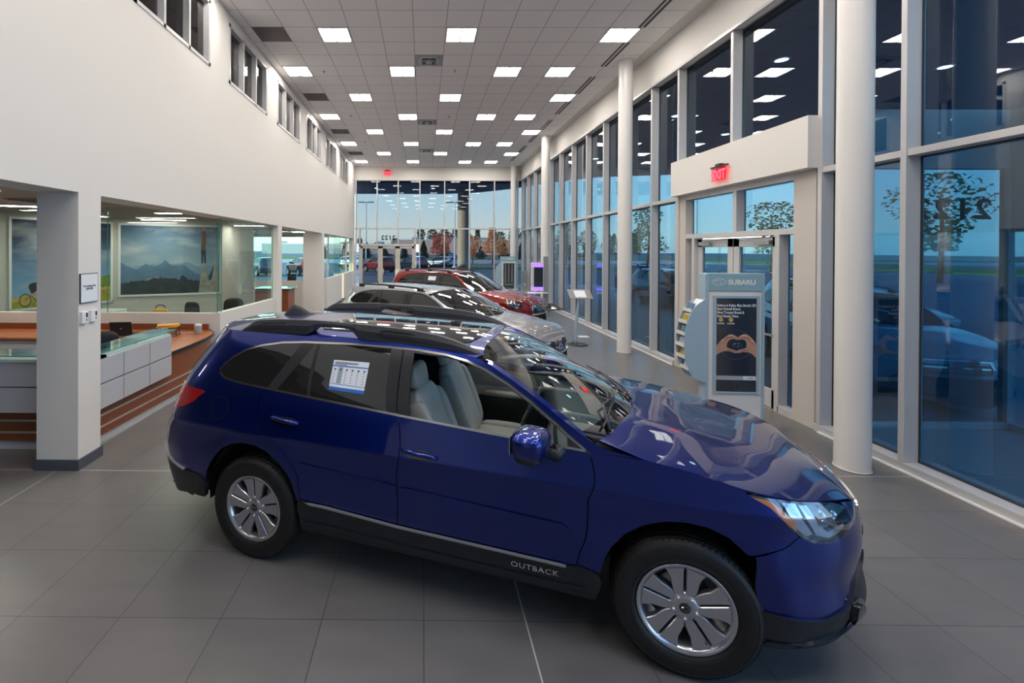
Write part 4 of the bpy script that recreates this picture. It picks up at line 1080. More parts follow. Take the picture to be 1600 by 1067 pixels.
# ceiling fittings
gx = lambda i: -2.6586 + i * .6119
gy = lambda j: 8.0636 + j * .6119
def lamp():
    r = empty('ceiling_light', (0, 0, CH_)); h = .292
    f = MB()
    for (a, b, c, d) in ((-h, h, -h, -h + .022), (-h, h, h - .022, h), (-h, -h + .022, -h, h), (h - .022, h, -h, h), (-.012, .012, -h, h)): f.box(a, b, c, d, -.012, -.001)
    f.build('frame', M['lampf'], r)
    for s_ in (-1, 1):
        q_ = MB(); n = 8; a, b = (.012, h - .022)
        vs = []
        for k in range(n + 1):
            t = k / n; x = a + (b - a) * t; z = -.003 - .007 * math.sin(PI * t)
            vs += [(s_ * x, -h + .022, z), (s_ * x, h - .022, z)]
        q_.add(vs, [((2 * k, 2 * k + 1, 2 * k + 3, 2 * k + 2) if s_ < 0 else (2 * k, 2 * k + 2, 2 * k + 3, 2 * k + 1))[::-1] for k in range(n)], True); q_.build('diffuser', M['lamp'], r)
    return r
L0 = None; ORD = {1: 'first', 2: 'second', 3: 'third', 4: 'fourth', 5: 'fifth', 6: 'sixth', 7: 'seventh', 8: 'eighth'}
rown = 0
for jr, j in enumerate(range(-20, 25, 3)):
    jj = j + .5; odd = ((j - 1) // 3) % 2 == 0; y = gy(jj - .0)
    if y > YF - .3 or y < -1.0: continue
    cols = (1, 5, 10) if ((j - 1) // 3) % 2 == 0 else (-1, 3, 7, 9)
    vis = y > 8.4
    if vis: rown += 1
    for c in cols:
        o = lamp() if L0 is None else copy_tree(L0)
        if L0 is None: L0 = o
        o.location = (gx(c + .5), y, CH_)
        if vis:
            side = {1: 'left', 5: 'middle', 10: 'right'}.get(c) or {-1: 'leftmost', 3: 'second from left', 7: 'third from left', 9: 'rightmost'}[c]
            tag(o, 'lit square troffer in the ceiling, %s of the %s row from the front' % (side, ORD.get(rown, 'last')), 'ceiling light', 'square ceiling troffers')
        else: tag(o, 'lit square troffer overhead, in front of the first visible row', 'ceiling light', 'ceiling troffers above the camera')
# return grilles
for n_, j in enumerate((1, 7, 13, 19)):
    g = MB(); x, y = gx(-.5), gy(j + .5); g.box(x - .30, x + .30, y - .30, y + .30, CH_ - .005, CH_ - .001)
    for k in range(12): g.box(x - .28, x + .28, y - .28 + k * .049, y - .262 + k * .049, CH_ - .010, CH_ - .004)
    tag(g.build('return_grille', M['grille']), 'dark square return grille in the ceiling by the left windows, %s from the front' % ORD[n_ + 1], 'vent', 'square return grilles')
for n_, j in enumerate((3, 11, 18)):
    x, y = gx(4.5), gy(j + .5); r = empty('air_diffuser', (x, y, CH_)); g = MB()
    g.box(-.30, .30, -.30, .30, -.006, -.001); g.build('back_plate', M['metalg'], r)
    for k, h in enumerate((.21, .14, .07)):
        f = MB()
        for (a, b, c, d) in ((-h, h, -h, -h + .02), (-h, h, h - .02, h), (-h, -h + .02, -h, h), (h - .02, h, -h, h)): f.box(a, b, c, d, -.020 - .012 * k, -.006)
        f.build('louver', M['lampf'] if k % 2 == 0 else M['grille'], r)
    tag(r, 'square louvered air diffuser in the ceiling, %s from the front' % ORD[n_ + 1], 'vent', 'square air diffusers')
n_ = 0
for a, b in ((-8, -5), (-5, -2), (-2, 1), (2, 4), (5, 7), (8, 10), (11, 13), (14, 16), (17, 19), (20, 22)):
    g = MB(); x = gx(10.97)
    for dx in (-.045, .045): g.box(x + dx - .024, x + dx + .024, gy(a) + .01, gy(b) - .01, CH_ - .004, CH_ - .001)
    o = g.build('slot_diffuser', M['alud']); n_ += 1 if a >= -2 else 0
    lab = 'long double black slot diffuser along the right side of the ceiling, %s from the front' % ORD.get(n_, 'nearest') if a >= -2 else 'long black slot diffuser in the ceiling above the camera'
    tag(o, lab, 'vent', 'linear slot diffusers')
for k, (i, j) in enumerate(((.5, 4.5), (5.5, 4.4), (9.9, 4.4), (.6, 10.3), (5.6, 10.4), (10.1, 10.4), (.6, 16), (5.6, 16), (8.6, 16))):
    x, y = gx(i), gy(j); s_ = MB(); s_.lathe([(0, -.045), (.022, -.042), (.012, -.035), (.012, -.012), (.035, -.008), (.035, 0)], 12, lambda a, b, h: (x + a, y + b, CH_ + h))
    wh = ('left', 'middle', 'right')[k % 3] + ' one of the ' + ('near', 'middle', 'far')[k // 3] + ' three'
    tag(s_.build('sprinkler', M['metalg']), 'small ceiling sprinkler head, %s' % wh, 'sprinkler', 'ceiling sprinklers')
# round columns
for n_, y in enumerate((4.78, 10.20, 16.85, 22.85)):
    r = empty('round_column', (4.43, y, 0)); c = MB(); c.lathe([(.147, 0), (.147, CH_)], 48); c.build('shaft', M['column'], r)
    c = MB(); c.lathe([(.149, 0), (.154, .004), (.154, .012), (.148, .014)], 48); c.build('base_ring', M['lampf'], r)
    c = MB(); c.lathe([(.148, -.02), (.178, -.018), (.178, -.001)], 48, lambda a, b, h: (a, b, CH_ + h)); c.build('collar', M['lampf'], r)
    tag(r, ('thick white round column nearest the camera by the big right window', 'white round column beside the stretch of window past the entrance', 'white round column behind the violet-lit display', 'white round column in the far right corner by the far glass wall')[n_], 'column', 'white round columns')
# exit signs
def exit_sign(loc, rz, label):
    r = empty('exit_sign', loc, rz, label, 'exit sign', 'exit signs')
    MB().box(-.20, .20, -.012, .030, .115, .135).build('mounting_bar', M['black'], r)
    MB().box(-.06, .06, -.02, .05, .135, .165).build('canopy', M['black'], r)
    MB().box(-.18, .18, -.003, .003, -.10, .115).build('panel', glass('exit_acrylic', (.95, .60, .60), 1, .05), r)
    text_obj('letters', 'EXIT', .21, M['redexit'], frame_mx((0, -.006, -.075), (1, 0, 0), (0, 0, 1)), r, .002, 'CENTER', sx=.80, bold=.004)
exit_sign((4.70, 7.40, 3.46), -PI / 2, 'red lit exit sign on the white box over the side entrance')
exit_sign((-1.83, YF - .12, 6.06), 0, 'small red lit exit sign on the far wall above the glass')
# floor plate
tag(boxobj('floor_plate', 4.03, 4.29, 11.88, 12.10, .001, .006, M['white'], False), 'white square cover plate on the floor behind the thin sign stand', 'floor plate')
# ------------------------------------------------------------------ left wing
def wallseg(name, p, q_, z0, z1, m, th=.12):
    d = Vector((q_[0] - p[0], q_[1] - p[1], 0)); L = d.length; mx = frame_mx((p[0], p[1], 0), d, (0, 0, 1))
    o = MB().box(0, L, z0, z1, -th, 0).build(name, m); o.matrix_local = mx; return o, mx, L
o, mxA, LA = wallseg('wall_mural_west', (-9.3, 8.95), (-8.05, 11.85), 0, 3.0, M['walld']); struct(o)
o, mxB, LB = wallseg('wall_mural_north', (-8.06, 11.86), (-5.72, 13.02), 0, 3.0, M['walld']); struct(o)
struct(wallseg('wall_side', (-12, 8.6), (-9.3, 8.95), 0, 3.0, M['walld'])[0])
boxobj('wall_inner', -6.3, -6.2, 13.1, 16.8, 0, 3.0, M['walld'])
# mural panels (printed pictures on the walls)
def mural(name, mx, L, x0, x1, z0, z1, sky, layers, label, frame=True):
    r = empty(name, (0, 0, 0)); r.matrix_local = mx @ Matrix.Translation((x0, 0, 0)); tag(r, label, 'mural')
    w = x1 - x0
    MB().box(0, w, z0, z1, .001, .010).build('print', M[sky], r)
    if frame:
        f = MB()
        for (a, b, c, d) in ((-.05, 0, z0 - .05, z1 + .05), (w, w + .05, z0 - .05, z1 + .05), (-.05, w + .05, z1, z1 + .05), (-.05, w + .05, z0 - .05, z0)): f.box(a, b, c, d, .001, .03)
        f.build('frame', M['white'], r)
    k = 0
    for m, nm, pts in layers:
        k += 1; q_ = MB(); q_.prism([(x * w, z0 + z * (z1 - z0)) for x, z in pts], .0105 + .0006 * k, .0112 + .0006 * k, lambda u, v, w_: (u, v, w_)); q_.build(nm, M[m], r)
    return r
def ridge(zs, base=0, amp=.0, n=60, seed=1):
    rr = random.Random(seed); f = cub(zs); out = [(0, base)]
    for i in range(n + 1):
        x = i / n; out.append((x, max(base + .004, f(x) + rr.uniform(-amp, amp))))
    return out + [(1, base)]
def ell(cx, cz, a, b, n=20, rot=0): return [(cx + a * math.cos(t) * math.cos(rot) - b * math.sin(t) * math.sin(rot), cz + a * math.cos(t) * math.sin(rot) + b * math.sin(t) * math.cos(rot)) for t in [2 * PI * k / n for k in range(n)]]
def limb(pts, ws): 
    L_, R_ = [], []
    for i, p in enumerate(pts):
        a = pts[max(0, i - 1)]; b = pts[min(len(pts) - 1, i + 1)]; dx, dz = b[0] - a[0], b[1] - a[1]; l = math.hypot(dx, dz); w = ws[i]
        L_.append((p[0] - dz / l * w, p[1] + dx / l * w)); R_.append((p[0] + dz / l * w, p[1] - dx / l * w))
    return L_ + R_[::-1]
mural('cyclist_mural', mxA, LA, 1.02, 3.12, .90, 2.86, 'sky1', [
    ('straw', 'far_field', ridge([(0, .13), (.5, .15), (1, .20)], 0, .004)),
    ('hill', 'green_hill', [(.60, .14), (.66, .22), (.75, .27), (.85, .305), (.95, .33), (1, .34), (1, .14)]),
    ('straw', 'dry_grass', ridge([(0, .12), (.3, .13), (.7, .17), (1, .18)], 0, .008, seed=3)),
    ('field', 'grass', ridge([(0, .08), (.2, .10), (.45, .12), (.7, .14), (1, .155)], 0, .012, seed=4)),
    ('trouser', 'front_wheel', [p for p in ell(.12, .09, .055, .075)]),
    ('straw', 'wheel_opening', [p for p in ell(.12, .09, .046, .064)]),
    ('trouser', 'rear_wheel', [p for p in ell(.30, .085, .055, .075)]),
    ('straw', 'second_wheel_opening', [p for p in ell(.30, .085, .046, .064)]),
    ('skin', 'rider_leg', limb([(.235, .20), (.19, .155), (.16, .13)], [.016, .013, .008])),
    ('trouser', 'bike_frame', limb([(.12, .09), (.17, .14), (.22, .07), (.30, .085)], [.005, .005, .005, .005])),
    ('shirt', 'rider_body', spl([(.15, .245), (.17, .275), (.21, .285), (.26, .27), (.255, .235), (.225, .195), (.18, .16), (.165, .19)], 3, True)),
    ('jacket', 'rider_arm', limb([(.255, .265), (.285, .225), (.275, .165)], [.014, .011, .008])),
    ('skin', 'rider_head', ell(.255, .305, .020, .024)), ('shirt', 'helmet', ell(.255, .318, .024, .016)),
], 'printed wall mural of a mountain biker under a deep blue sky with fields')
mural('mountain_mural', mxB, LB, .20, LB - .05, 1.02, 2.84, 'sky2', [
    ('mfar', 'far_range', ridge([(0, .47), (.10, .40), (.2, .42), (.33, .44), (.42, .42), (.55, .44), (.66, .46), (.8, .40), (1, .42)], 0, .012, seed=5)),
    ('mmid', 'middle_range', ridge([(0, .46), (.08, .40), (.15, .36), (.24, .44), (.34, .40), (.43, .49), (.52, .41), (.60, .42), (.70, .33), (.80, .28), (1, .26)], 0, .014, seed=6)),
    ('rock', 'snow_ridge', ridge([(0, .14), (.2, .20), (.35, .25), (.42, .22), (.60, .20), (1, .16)], 0, .008, seed=7)),
    ('mnear', 'near_ridge', ridge([(0, .16), (.1, .19), (.25, .21), (.35, .24), (.5, .22), (.62, .20), (.74, .19), (1, .18)], 0, .015, seed=8)),
    ('mnear', 'dark_crag', [(.48, 0), (.53, .10), (.58, .22), (.60, .27), (.63, .25), (.69, .16), (.74, .10), (.80, 0)]),
    ('rock', 'left_pinnacle', [(.775, 0), (.785, .16), (.80, .33), (.81, .42), (.825, .44), (.835, .40), (.85, .36), (.87, .26), (.885, .15), (.90, .10), (.905, 0)]),
    ('rock', 'right_pinnacle', [(.885, 0), (.88, .14), (.91, .32), (.935, .41), (.95, .44), (.965, .40), (.98, .30), (1, .22), (1, 0)]),
    ('mnear', 'rock_shade', [(.885, .18), (.895, .28), (.925, .38), (.935, .41), (.925, .30), (.91, .20)]),
    ('trouser', 'hiker_leg', limb([(.815, .665), (.812, .56), (.813, .445)], [.016, .011, .008])),
    ('trouser', 'hiker_second_leg', limb([(.835, .665), (.840, .56), (.845, .445)], [.014, .011, .008])),
    ('jacket', 'hiker_jacket', spl([(.808, .80), (.805, .88), (.812, .93), (.828, .945), (.845, .92), (.852, .85), (.850, .75), (.845, .655), (.825, .64), (.800, .655), (.80, .72)], 3, True)),
    ('skin', 'hiker_head', ell(.826, .965, .012, .026)),
], 'printed wall mural of a hiker standing on a rock before a mountain range')
# low walls with glass partitions
def halfwall(n, p, q_, h, gtop, th=.12, base=True, splits=1):
    o, mx, L = wallseg('wall_partition_%d' % n, p, q_, 0, h, M['wall'], th); struct(o)
    g = MB(); 
    for k in range(splits):
        pn = MB().box(L * k / splits + .004, L * (k + 1) / splits - .004, h, gtop, -th / 2 - .006, -th / 2 + .006)
        w_ = pn.build('window_partition_%d%s' % (n, 'abcd'[k] if splits > 1 else ''), M['glassP']); w_.matrix_local = mx; struct(w_)
        e_ = MB()
        for xx in (L * k / splits + .002, L * (k + 1) / splits - .003): e_.box(xx - .002, xx + .003, h, gtop, -th / 2 - .0065, -th / 2 + .0065)
        e_ = e_.build('glass_edge', M['glassE'], w_)
    bs = MB().box(-.005, L + .005, 0, .10, -th - .01, .01).build('baseboard_partition_%d' % n, M['baseb']); bs.matrix_local = mx; struct(bs)
    return mx, L
halfwall(1, (-7.95, 8.42), (-3.72, 8.42), 1.05, 2.99, splits=2)
halfwall(2, (-3.72, 8.42), (-3.53, 10.94), 1.06, 2.79)
halfwall(3, (-6.2, 16.80), (-4.12, 16.80), 1.09, 2.99)
halfwall(4, (-3.95, 16.75), (-3.62, 16.75), 1.18, 2.79); halfwall(5, (-3.50, 16.75), (-3.50, 19.75), 1.18, 2.79)
halfwall(6, (-3.95, 20.25), (-3.62, 20.25), 1.18, 2.79); halfwall(7, (-3.50, 20.25), (-3.50, 22.75), 1.18, 2.79)
# exterior glazing of the far office wing
xg = [-12, -10.4, -8.8, -7.2, -6.0, -4.8, -3.9]
for i, x in enumerate(xg): trim(x - .03, x + .03, YF - .04, YF + .08, 0, 3.0)
trim(-12, -3.88, YF - .045, YF + .08, .35, .45); trim(-12, -3.88, YF - .045, YF + .08, 2.85, 3.0); trim(-12, -3.88, YF - .04, YF + .06, 0, .36, M['walld'])
for i in range(len(xg) - 1): pane(xg[i] + .03, xg[i + 1] - .03, YF, YF + .012, .45, 2.86, M['glassP'])
yg = [16.0, 17.8, 19.6, 21.4, YF]
for y in yg: trim(-12.06, -11.98, y - .03, y + .03, 0, 3.0)
trim(-12.06, -11.97, 16, YF, 0, .45, M['walld']); trim(-12.06, -11.97, 16, YF, 2.85, 3.0)
for i in range(4): pane(-12.02, -12.01, yg[i] + .03, yg[i + 1] - .03, .45, 2.86, M['glassP'])
# office strip lights
def strip_light(p, q_, label):
    d = Vector(q_) - Vector(p); mx = frame_mx((p[0], p[1], 3.0), d, (-d.y, d.x, 0))
    r = empty('strip_light', (0, 0, 0)); r.matrix_local = mx; tag(r, label, 'ceiling light', 'long office strip lights')
    MB().box(0, d.length, -.09, .09, -.03, -.002).build('housing', M['lampf'], r)
    MB().box(.02, d.length - .02, -.075, .075, -.036, -.03).build('diffuser', M['strip'], r)
strip_light((-7.2, 11.7, 0), (-6.2, 12.0, 0), 'long lit strip light in front of the mountain mural')
strip_light((-7.9, 7.9, 0), (-6.9, 8.2, 0), 'long lit strip light behind the near white pier')
strip_light((-5.6, 9.6, 0), (-4.5, 9.6, 0), 'long lit strip light over the glass-walled office')
strip_light((-6.0, 14.6, 0), (-4.7, 14.6, 0), 'long lit strip light before the far low wall')
strip_light((-5.6, 19.6, 0), (-4.5, 19.6, 0), 'long lit strip light in the farthest office')
strip_light((-8.2, 10.2, 0), (-7.4, 10.8, 0), 'added long strip light brightening the biker mural')  # this and the following strips are added to brighten the dim office
strip_light((-6.9, 5.9, 0), (-5.5, 5.9, 0), 'added long strip light brightening the office, over the reception desk behind the white pier')
strip_light((-8.4, 3.9, 0), (-7.0, 3.9, 0), 'added long strip light brightening the office, over the reception desk at the left edge')
for (x, y, w) in ((-6.2, 7.4, .6), (-6.9, 9.2, .6)):
    g = MB(); g.box(x - w / 2, x + w / 2, y - .3, y + .3, 2.985, 2.998); 
    for k in range(5): g.box(x - w / 2 + .03, x + w / 2 - .03, y - .25 + k * .11, y - .21 + k * .11, 2.975, 2.986)
    tag(g.build('office_vent', M['grille']), 'flat dark vent in the office ceiling, ' + ('the nearer' if y < 8 else 'the farther') + ' of the two', 'vent', 'office ceiling vents')
# pier sign and thermostats
r = empty('fee_notice', (XL + .002, 4.735, 1.82), PI / 2, 'framed white notice on the white pier above two thermostats', 'notice')
MB().box(-.125, .125, -.012, 0, -.15, .15).build('frame', M['black'], r); MB().box(-.118, .118, -.014, -.012, -.143, .143).build('sheet', M['paper'], r)
tx = text_obj('lettering', 'Processing Fee\n$499.00', .030, M['ink'], frame_mx((0, -.0145, .012), (1, 0, 0), (0, 0, 1)), r, .0004, 'CENTER', bold=.0008)
for k, y in enumerate((4.655, 4.79)):
    r = empty('thermostat', (XL + .002, y, 1.525), PI / 2, 'small white wall thermostat under the notice, ' + ('left' if k == 0 else 'right') + ' of two', 'thermostat', 'thermostats on the pier')
    MB().box(-.040, .040, -.028, 0, -.06, .06).build('case', M['white'], r, bevel=.004); MB().box(.010, .032, -.030, -.028, .0, .045).build('display', M['black'], r)
    q_ = MB(); q_.lathe([(0, .032), (.010, .032), (.012, .028)], 14, lambda a, b, h: (.02 + a, -h, -.025 + b)); q_.build('dial', M['metalg'], r)
# ------------------------------------------------------------------ reception desk
D = empty('reception_desk', (-3.7, 6.2, 0), 0, 'curved cherry wood reception desk with grey panels and glass transaction shelf', 'desk')
def dk(mb, name, m, bevel=0): 
    o = mb.build(name, m, D, bevel=bevel)
    for v in o.data.vertices: v.co.x += 3.7; v.co.y -= 6.2
    return o
out = spl([(-3.64, 5.0), (-3.62, 5.7), (-3.60, 6.45), (-3.585, 7.1), (-3.61, 7.7), (-3.70, 8.1), (-3.90, 8.40)], 6)
left = [(-7.4, 5.02), (-3.95, 5.02)]
base = left + out
topp = out[12:] + [(-7.9, 8.40), (-7.9, 7.55), (-5.0, 7.55), (-4.45, 7.2), (-4.30, 6.6), (-4.30, 6.45)]
b = MB(); b.prism(topp, .722, .752, lambda u, v, w: (u, v, w)); dk(b, 'worktop', M['woodtop'])
def strip_along(path, off, z0, z1, th=.02):
    mb = MB(); P = [Vector((x, y, 0)) for x, y in path]; inn = []; o2 = []
    for i, p in enumerate(P):
        t = (P[min(i + 1, len(P) - 1)] - P[max(0, i - 1)]).normalized(); nn = Vector((t.y, -t.x, 0)); o2.append(p + nn * off); inn.append(p + nn * (off - th))
    vs = [(q.x, q.y, z) for z in (z0, z1) for q in o2 + inn]; n = len(P); m = 2 * n
    fs = [(i, i + 1, m + i + 1, m + i) for i in range(n - 1)] + [(n + i + 1, n + i, m + n + i, m + n + i + 1) for i in range(n - 1)] + [(m + i, m + i + 1, m + n + i + 1, m + n + i) for i in range(n - 1)] + [(i + 1, i, n + i, n + i + 1) for i in range(n - 1)]
    fs += [(0, n, m + n, m), (n - 1, m + n - 1, m + 2 * n - 1, 2 * n - 1)]
    return mb.add(vs, fs)
dk(strip_along(out[12:], .012, .716, .756, .02), 'worktop_edge', M['black'])
dk(strip_along(out, -.03, .10, .718, .03), 'fascia', M['wood'])
dk(strip_along(left, -.03, .10, .70, .03), 'fascia', M['wood'])
for z in (.185, .315): dk(strip_along(out, -.024, z, z + .022, .01), 'metal_stripe', M['strip2']); dk(strip_along(left, -.024, z, z + .022, .01), 'metal_stripe', M['strip2'])
dk(strip_along(out, -.05, 0, .10, .02), 'plinth', M['lam']); dk(strip_along(left, -.05, 0, .10, .02), 'plinth', M['lam'])
b = MB(); b.box(-7.9, -3.92, 8.375, 8.40, .752, .86); dk(b, 'backsplash', M['wood'])
b = MB(); b.box(-3.80, -3.56, 4.98, 6.47, 1.005, 1.035); b.box(-7.4, -3.56, 4.90, 5.16, 1.005, 1.035); dk(b, 'panel_cap', M['white'])
for i in range(3):
    for z0, z1 in ((.455, .722), (.736, 1.003)):
        b = MB(); b.box(-3.60, -3.545, 4.925 + .52 * i, 4.925 + .52 * i + .507, z0, z1); dk(b, 'grey_panel', M['lam'], .002)
b = MB(); b.box(-3.64, -3.56, 4.95, 6.46, .46, 1.0); b.box(-3.80, -3.62, 6.40, 6.46, .752, 1.0); dk(b, 'panel_core', M['alud'])
for z0, z1 in ((.455, .722), (.736, 1.003)):
    b = MB(); b.box(-7.4, -3.90, 4.92, 4.97, z0, z1); dk(b, 'grey_panel', M['lam'], .002)
b = MB(); b.box(-7.4, -3.9, 4.97, 5.02, .45, 1.0); dk(b, 'panel_core', M['alud'])
b = MB(); b.box(-3.87, -3.52, 4.95, 6.55, 1.072, 1.082); b.box(-7.4, -3.92, 4.86, 5.20, 1.072, 1.082); gs = dk(b, 'glass_shelf', M['glassS'])
b = MB(); b.box(-3.521, -3.519, 4.95, 6.55, 1.0715, 1.0825); b.box(-3.87, -3.52, 6.549, 6.551, 1.0715, 1.0825); b.box(-7.4, -3.92, 4.859, 4.861, 1.0715, 1.0825); dk(b, 'glass_edge', M['glassE'])
for (x, y) in ((-3.60, 5.05), (-3.76, 5.05), (-3.60, 5.75), (-3.76, 5.75), (-3.60, 6.40), (-3.76, 6.40), (-4.10, 4.98), (-5.0, 4.98)):
    b = MB(); b.lathe([(.018, 1.035), (.018, 1.04), (.010, 1.042), (.010, 1.066), (.018, 1.068), (.018, 1.072)], 12, lambda a, c, h: (x + a, y + c, h)); dk(b, 'standoff', M['chrome'])
b = MB(); b.box(-7.4, -5.4, 7.62, 8.3, .05, .70); dk(b, 'cabinet_body', M['lam'])
b = MB(); b.box(-7.4, -4.4, 5.10, 5.75, .70, .73); dk(b, 'inner_shelf', M['lam'])
# things on the desk
def lap(loc, rz, label, s=1.0):
    r = empty('laptop', loc, rz, label, 'laptop'); MB().box(-.17, .17, -.12, .12, 0, .018).build('keyboard_base', M['black'], r, bevel=.003)
    mx = Matrix.Translation((0, -.118, .016)) @ Matrix.Rotation(math.radians(14), 4, 'X')
    sc = MB().box(-.17, .17, -.010, 0, 0, .235).build('screen_lid', M['black'], r, mx=mx); sc.matrix_local = mx
    q_ = MB(); q_.lathe([(0, .001), (.013, .001), (.013, 0)], 16, lambda a, b, h: (a, -.0105 - h, .12 + b)); q_.build('lid_emblem', M['metalg'], sc)
    return r
lap((-5.10, 7.86, .753), math.radians(8), 'open black laptop seen from behind on the wooden counter')
r = empty('desk_phone', (-5.55, 7.72, .753), .3, 'dark desk phone half hidden behind the white pier', 'phone'); MB().box(-.10, .10, -.10, .10, 0, .05).build('body', M['black'], r, bevel=.008); q_ = MB(); q_.blob((-.06, 0, .07), (.025, .10, .018), .6, 16, 8); q_.build('handset', M['black'], r)
r = empty('speaker', (-3.93, 8.02, .753), 0, 'small round grey desktop speaker with a pale cable at the curved desk end', 'speaker')
q_ = MB(); q_.lathe([(0, 0), (.060, 0), (.062, .006), (.062, .150), (.056, .158), (0, .158)], 32); q_.build('body', M['fabric'], r)
q_ = MB(); q_.lathe([(.0625, .135), (.0635, .140), (.062, .158), (.052, .163), (0, .163)], 32); q_.build('top_ring', M['white'], r)
q_ = MB(); q_.tube(spl([(-.06, 0, .008), (-.14, .02, .008), (-.22, -.04, .008), (-.30, 0, .008), (-.34, .03, .008)], 5), .006, 6); q_.build('cable', M['white'], r)
r = empty('letter_tray', (-4.32, 7.78, .753), .25, 'black wire letter tray stacked with orange envelopes', 'letter tray')
q_ = MB()
for z in (.01, .07, .13):
    q_.tube([(-.15, -.11, z), (.15, -.11, z), (.15, .11, z), (-.15, .11, z), (-.15, -.11, z)], .005, 6)
    for k in range(7): q_.tube([(-.14 + k * .047, -.11, z), (-.14 + k * .047, .11, z)], .002, 4)
for x in (-.15, .15):
    for y in (-.11, .11): q_.tube([(x, y, 0), (x, y, .15)], .006, 6)
q_.build('wire_frame', M['black'], r)
for k in range(3):
    o = MB().box(-.16, .16, -.11, .11, 0, .012).build('envelope', M['folder'], None); tag(o, 'orange envelope on the black letter tray, ' + ('lowest', 'middle', 'topmost')[k] + ' of three', 'envelope', 'orange envelopes')
    o.matrix_local = Matrix.Translation((-4.32, 7.78, .753 + .156 + .0135 * k)) @ Matrix.Rotation(.25 + .15 * k, 4, 'Z')
for k, (x, y, rz, lab) in enumerate(((-4.50, 7.50, .4, 'loose white papers in front of the letter tray'), (-4.78, 7.72, -.3, 'small stack of white sheets beside the laptop'))):
    o = MB().box(-.11, .11, -.15, .15, 0, .006 + .012 * k).build('paper_stack', M['paper'], None, (x, y, .753), rz); tag(o, lab, 'papers')
o = MB().box(-.06, .06, -.05, .05, 0, .02).build('note_pad', M['pink'], None, (-5.33, 7.74, .753), .3); tag(o, 'small bright pink note pad beside the laptop', 'note pad')
r = empty('tissue_box', (-4.62, 8.15, .753), 0, 'white tissue box with a tissue standing up behind the letter tray', 'tissue box'); MB().box(-.06, .06, -.06, .06, 0, .11).build('box', M['white'], r, bevel=.003)
q_ = MB(); q_.add([(-.03, 0, .11), (.03, .005, .11), (.05, .01, .18), (0, -.01, .165), (-.04, .02, .20)], [(0, 1, 2, 3), (0, 3, 4)]); q_.build('tissue', M['paper'], r)
def office_chair(loc, rz, label):
    r = empty('office_chair', loc, rz, label, 'chair', 'black office chairs')
    q_ = MB(); q_.blob((0, 0, .48), (.25, .25, .05), .5, 24, 10); q_.build('seat', M['black'], r)
    q_ = MB(); q_.blob((-.25, 0, .80), (.04, .23, .24), .55, 24, 14); q_.build('backrest', M['black'], r)
    q_ = MB(); q_.tube([(-.10, 0, .45), (-.27, 0, .50), (-.29, 0, .70)], .02, 8); q_.tube([(0, 0, .12), (0, 0, .46)], .03, 10); q_.build('column', M['metalg'], r)
    for k in range(5):
        a = 2 * PI * k / 5; q_ = MB(); q_.tube([(0, 0, .13), (.28 * math.cos(a), .28 * math.sin(a), .075)], .02, 6); q_.blob((.28 * math.cos(a), .28 * math.sin(a), .031), (.03, .03, .03), 1, 12, 8); q_.build('caster_leg', M['black'], r)
office_chair((-4.75, 6.75, 0), 2.2, 'black office chair behind the reception desk')
office_chair((-5.3, 10.1, 0), -2.0, 'black office chair inside the glass office, the left one')
office_chair((-4.5, 10.9, 0), -1.2, 'black office chair inside the glass office, the right one')
r = empty('meeting_table', (-5.0, 9.6, 0), 0, 'low dark meeting table inside the glass office', 'table'); MB().box(-.9, .6, -.35, .35, .71, .74).build('tabletop', M['woodtop'], r)
for x in (-.8, .5):
    for y in (-.28, .28): MB().box(x - .03, x + .03, y - .03, y + .03, 0, .71).build('leg', M['black'], r)
r = empty('hand_bag', (-5.35, 9.35, .742), .2, 'yellow bag showing above the low white wall', 'bag'); q_ = MB(); q_.blob((0, 0, .14), (.15, .06, .14), .6, 20, 12); q_.build('body', M['folder'], r); q_ = MB(); q_.tube(spl([(-.10, 0, .24), (-.06, 0, .33), (.06, 0, .33), (.10, 0, .24)], 4), .010, 6); q_.build('handle', M['black'], r)
o = MB().box(-.11, .11, -.01, .01, 0, .17).build('desk_sign', M['blueink'], None, (-6.58, 9.2, .742 + .26), .1)
tag(o, 'small dark blue card standing before the biker mural', 'card')
r = empty('side_cabinet', (-6.58, 9.2, 0), 0, 'white cabinet behind the low wall carrying a blue card', 'cabinet'); MB().box(-.5, .5, -.22, .22, .0, 1.0).build('body', M['white'], r, bevel=.004); MB().box(-.48, .48, -.235, -.22, .05, .97).build('door', M['white'], r)
# far service counter and office things
r = empty('service_counter', (-4.62, 14.2, 0), 0, 'tall cherry wood counter with glass top beyond the white post', 'counter'); MB().box(-.45, .55, -.35, .35, 0, 1.02).build('body', M['wood'], r); MB().box(-.50, .64, -.42, .42, 1.04, 1.055).build('glass_top', M['glassE'], r)
for z in (.2, .33): MB().box(-.455, .556, -.356, .356, z, z + .02).build('metal_stripe', M['strip2'], r)
r = empty('monitor', (-4.9, 17.15, 1.0), 0, 'black computer monitor behind the far low wall', 'monitor'); MB().box(-.16, .16, -.02, .02, .06, .32).build('screen', M['black'], r); MB().box(-.08, .08, -.06, .06, 0, .012).build('foot', M['black'], r); MB().box(-.02, .02, -.01, .01, .01, .08).build('stem', M['black'], r)
r = empty('back_office_desk', (-4.9, 17.4, 0), 0, 'desk behind the far low wall carrying a monitor', 'desk'); MB().box(-1.0, .8, -.4, .4, .96, 1.0).build('tabletop', M['woodtop'], r); MB().box(-1.0, -.9, -.38, .38, 0, .96).build('side_panel', M['lam'], r); MB().box(.7, .8, -.38, .38, 0, .96).build('side_panel', M['lam'], r)
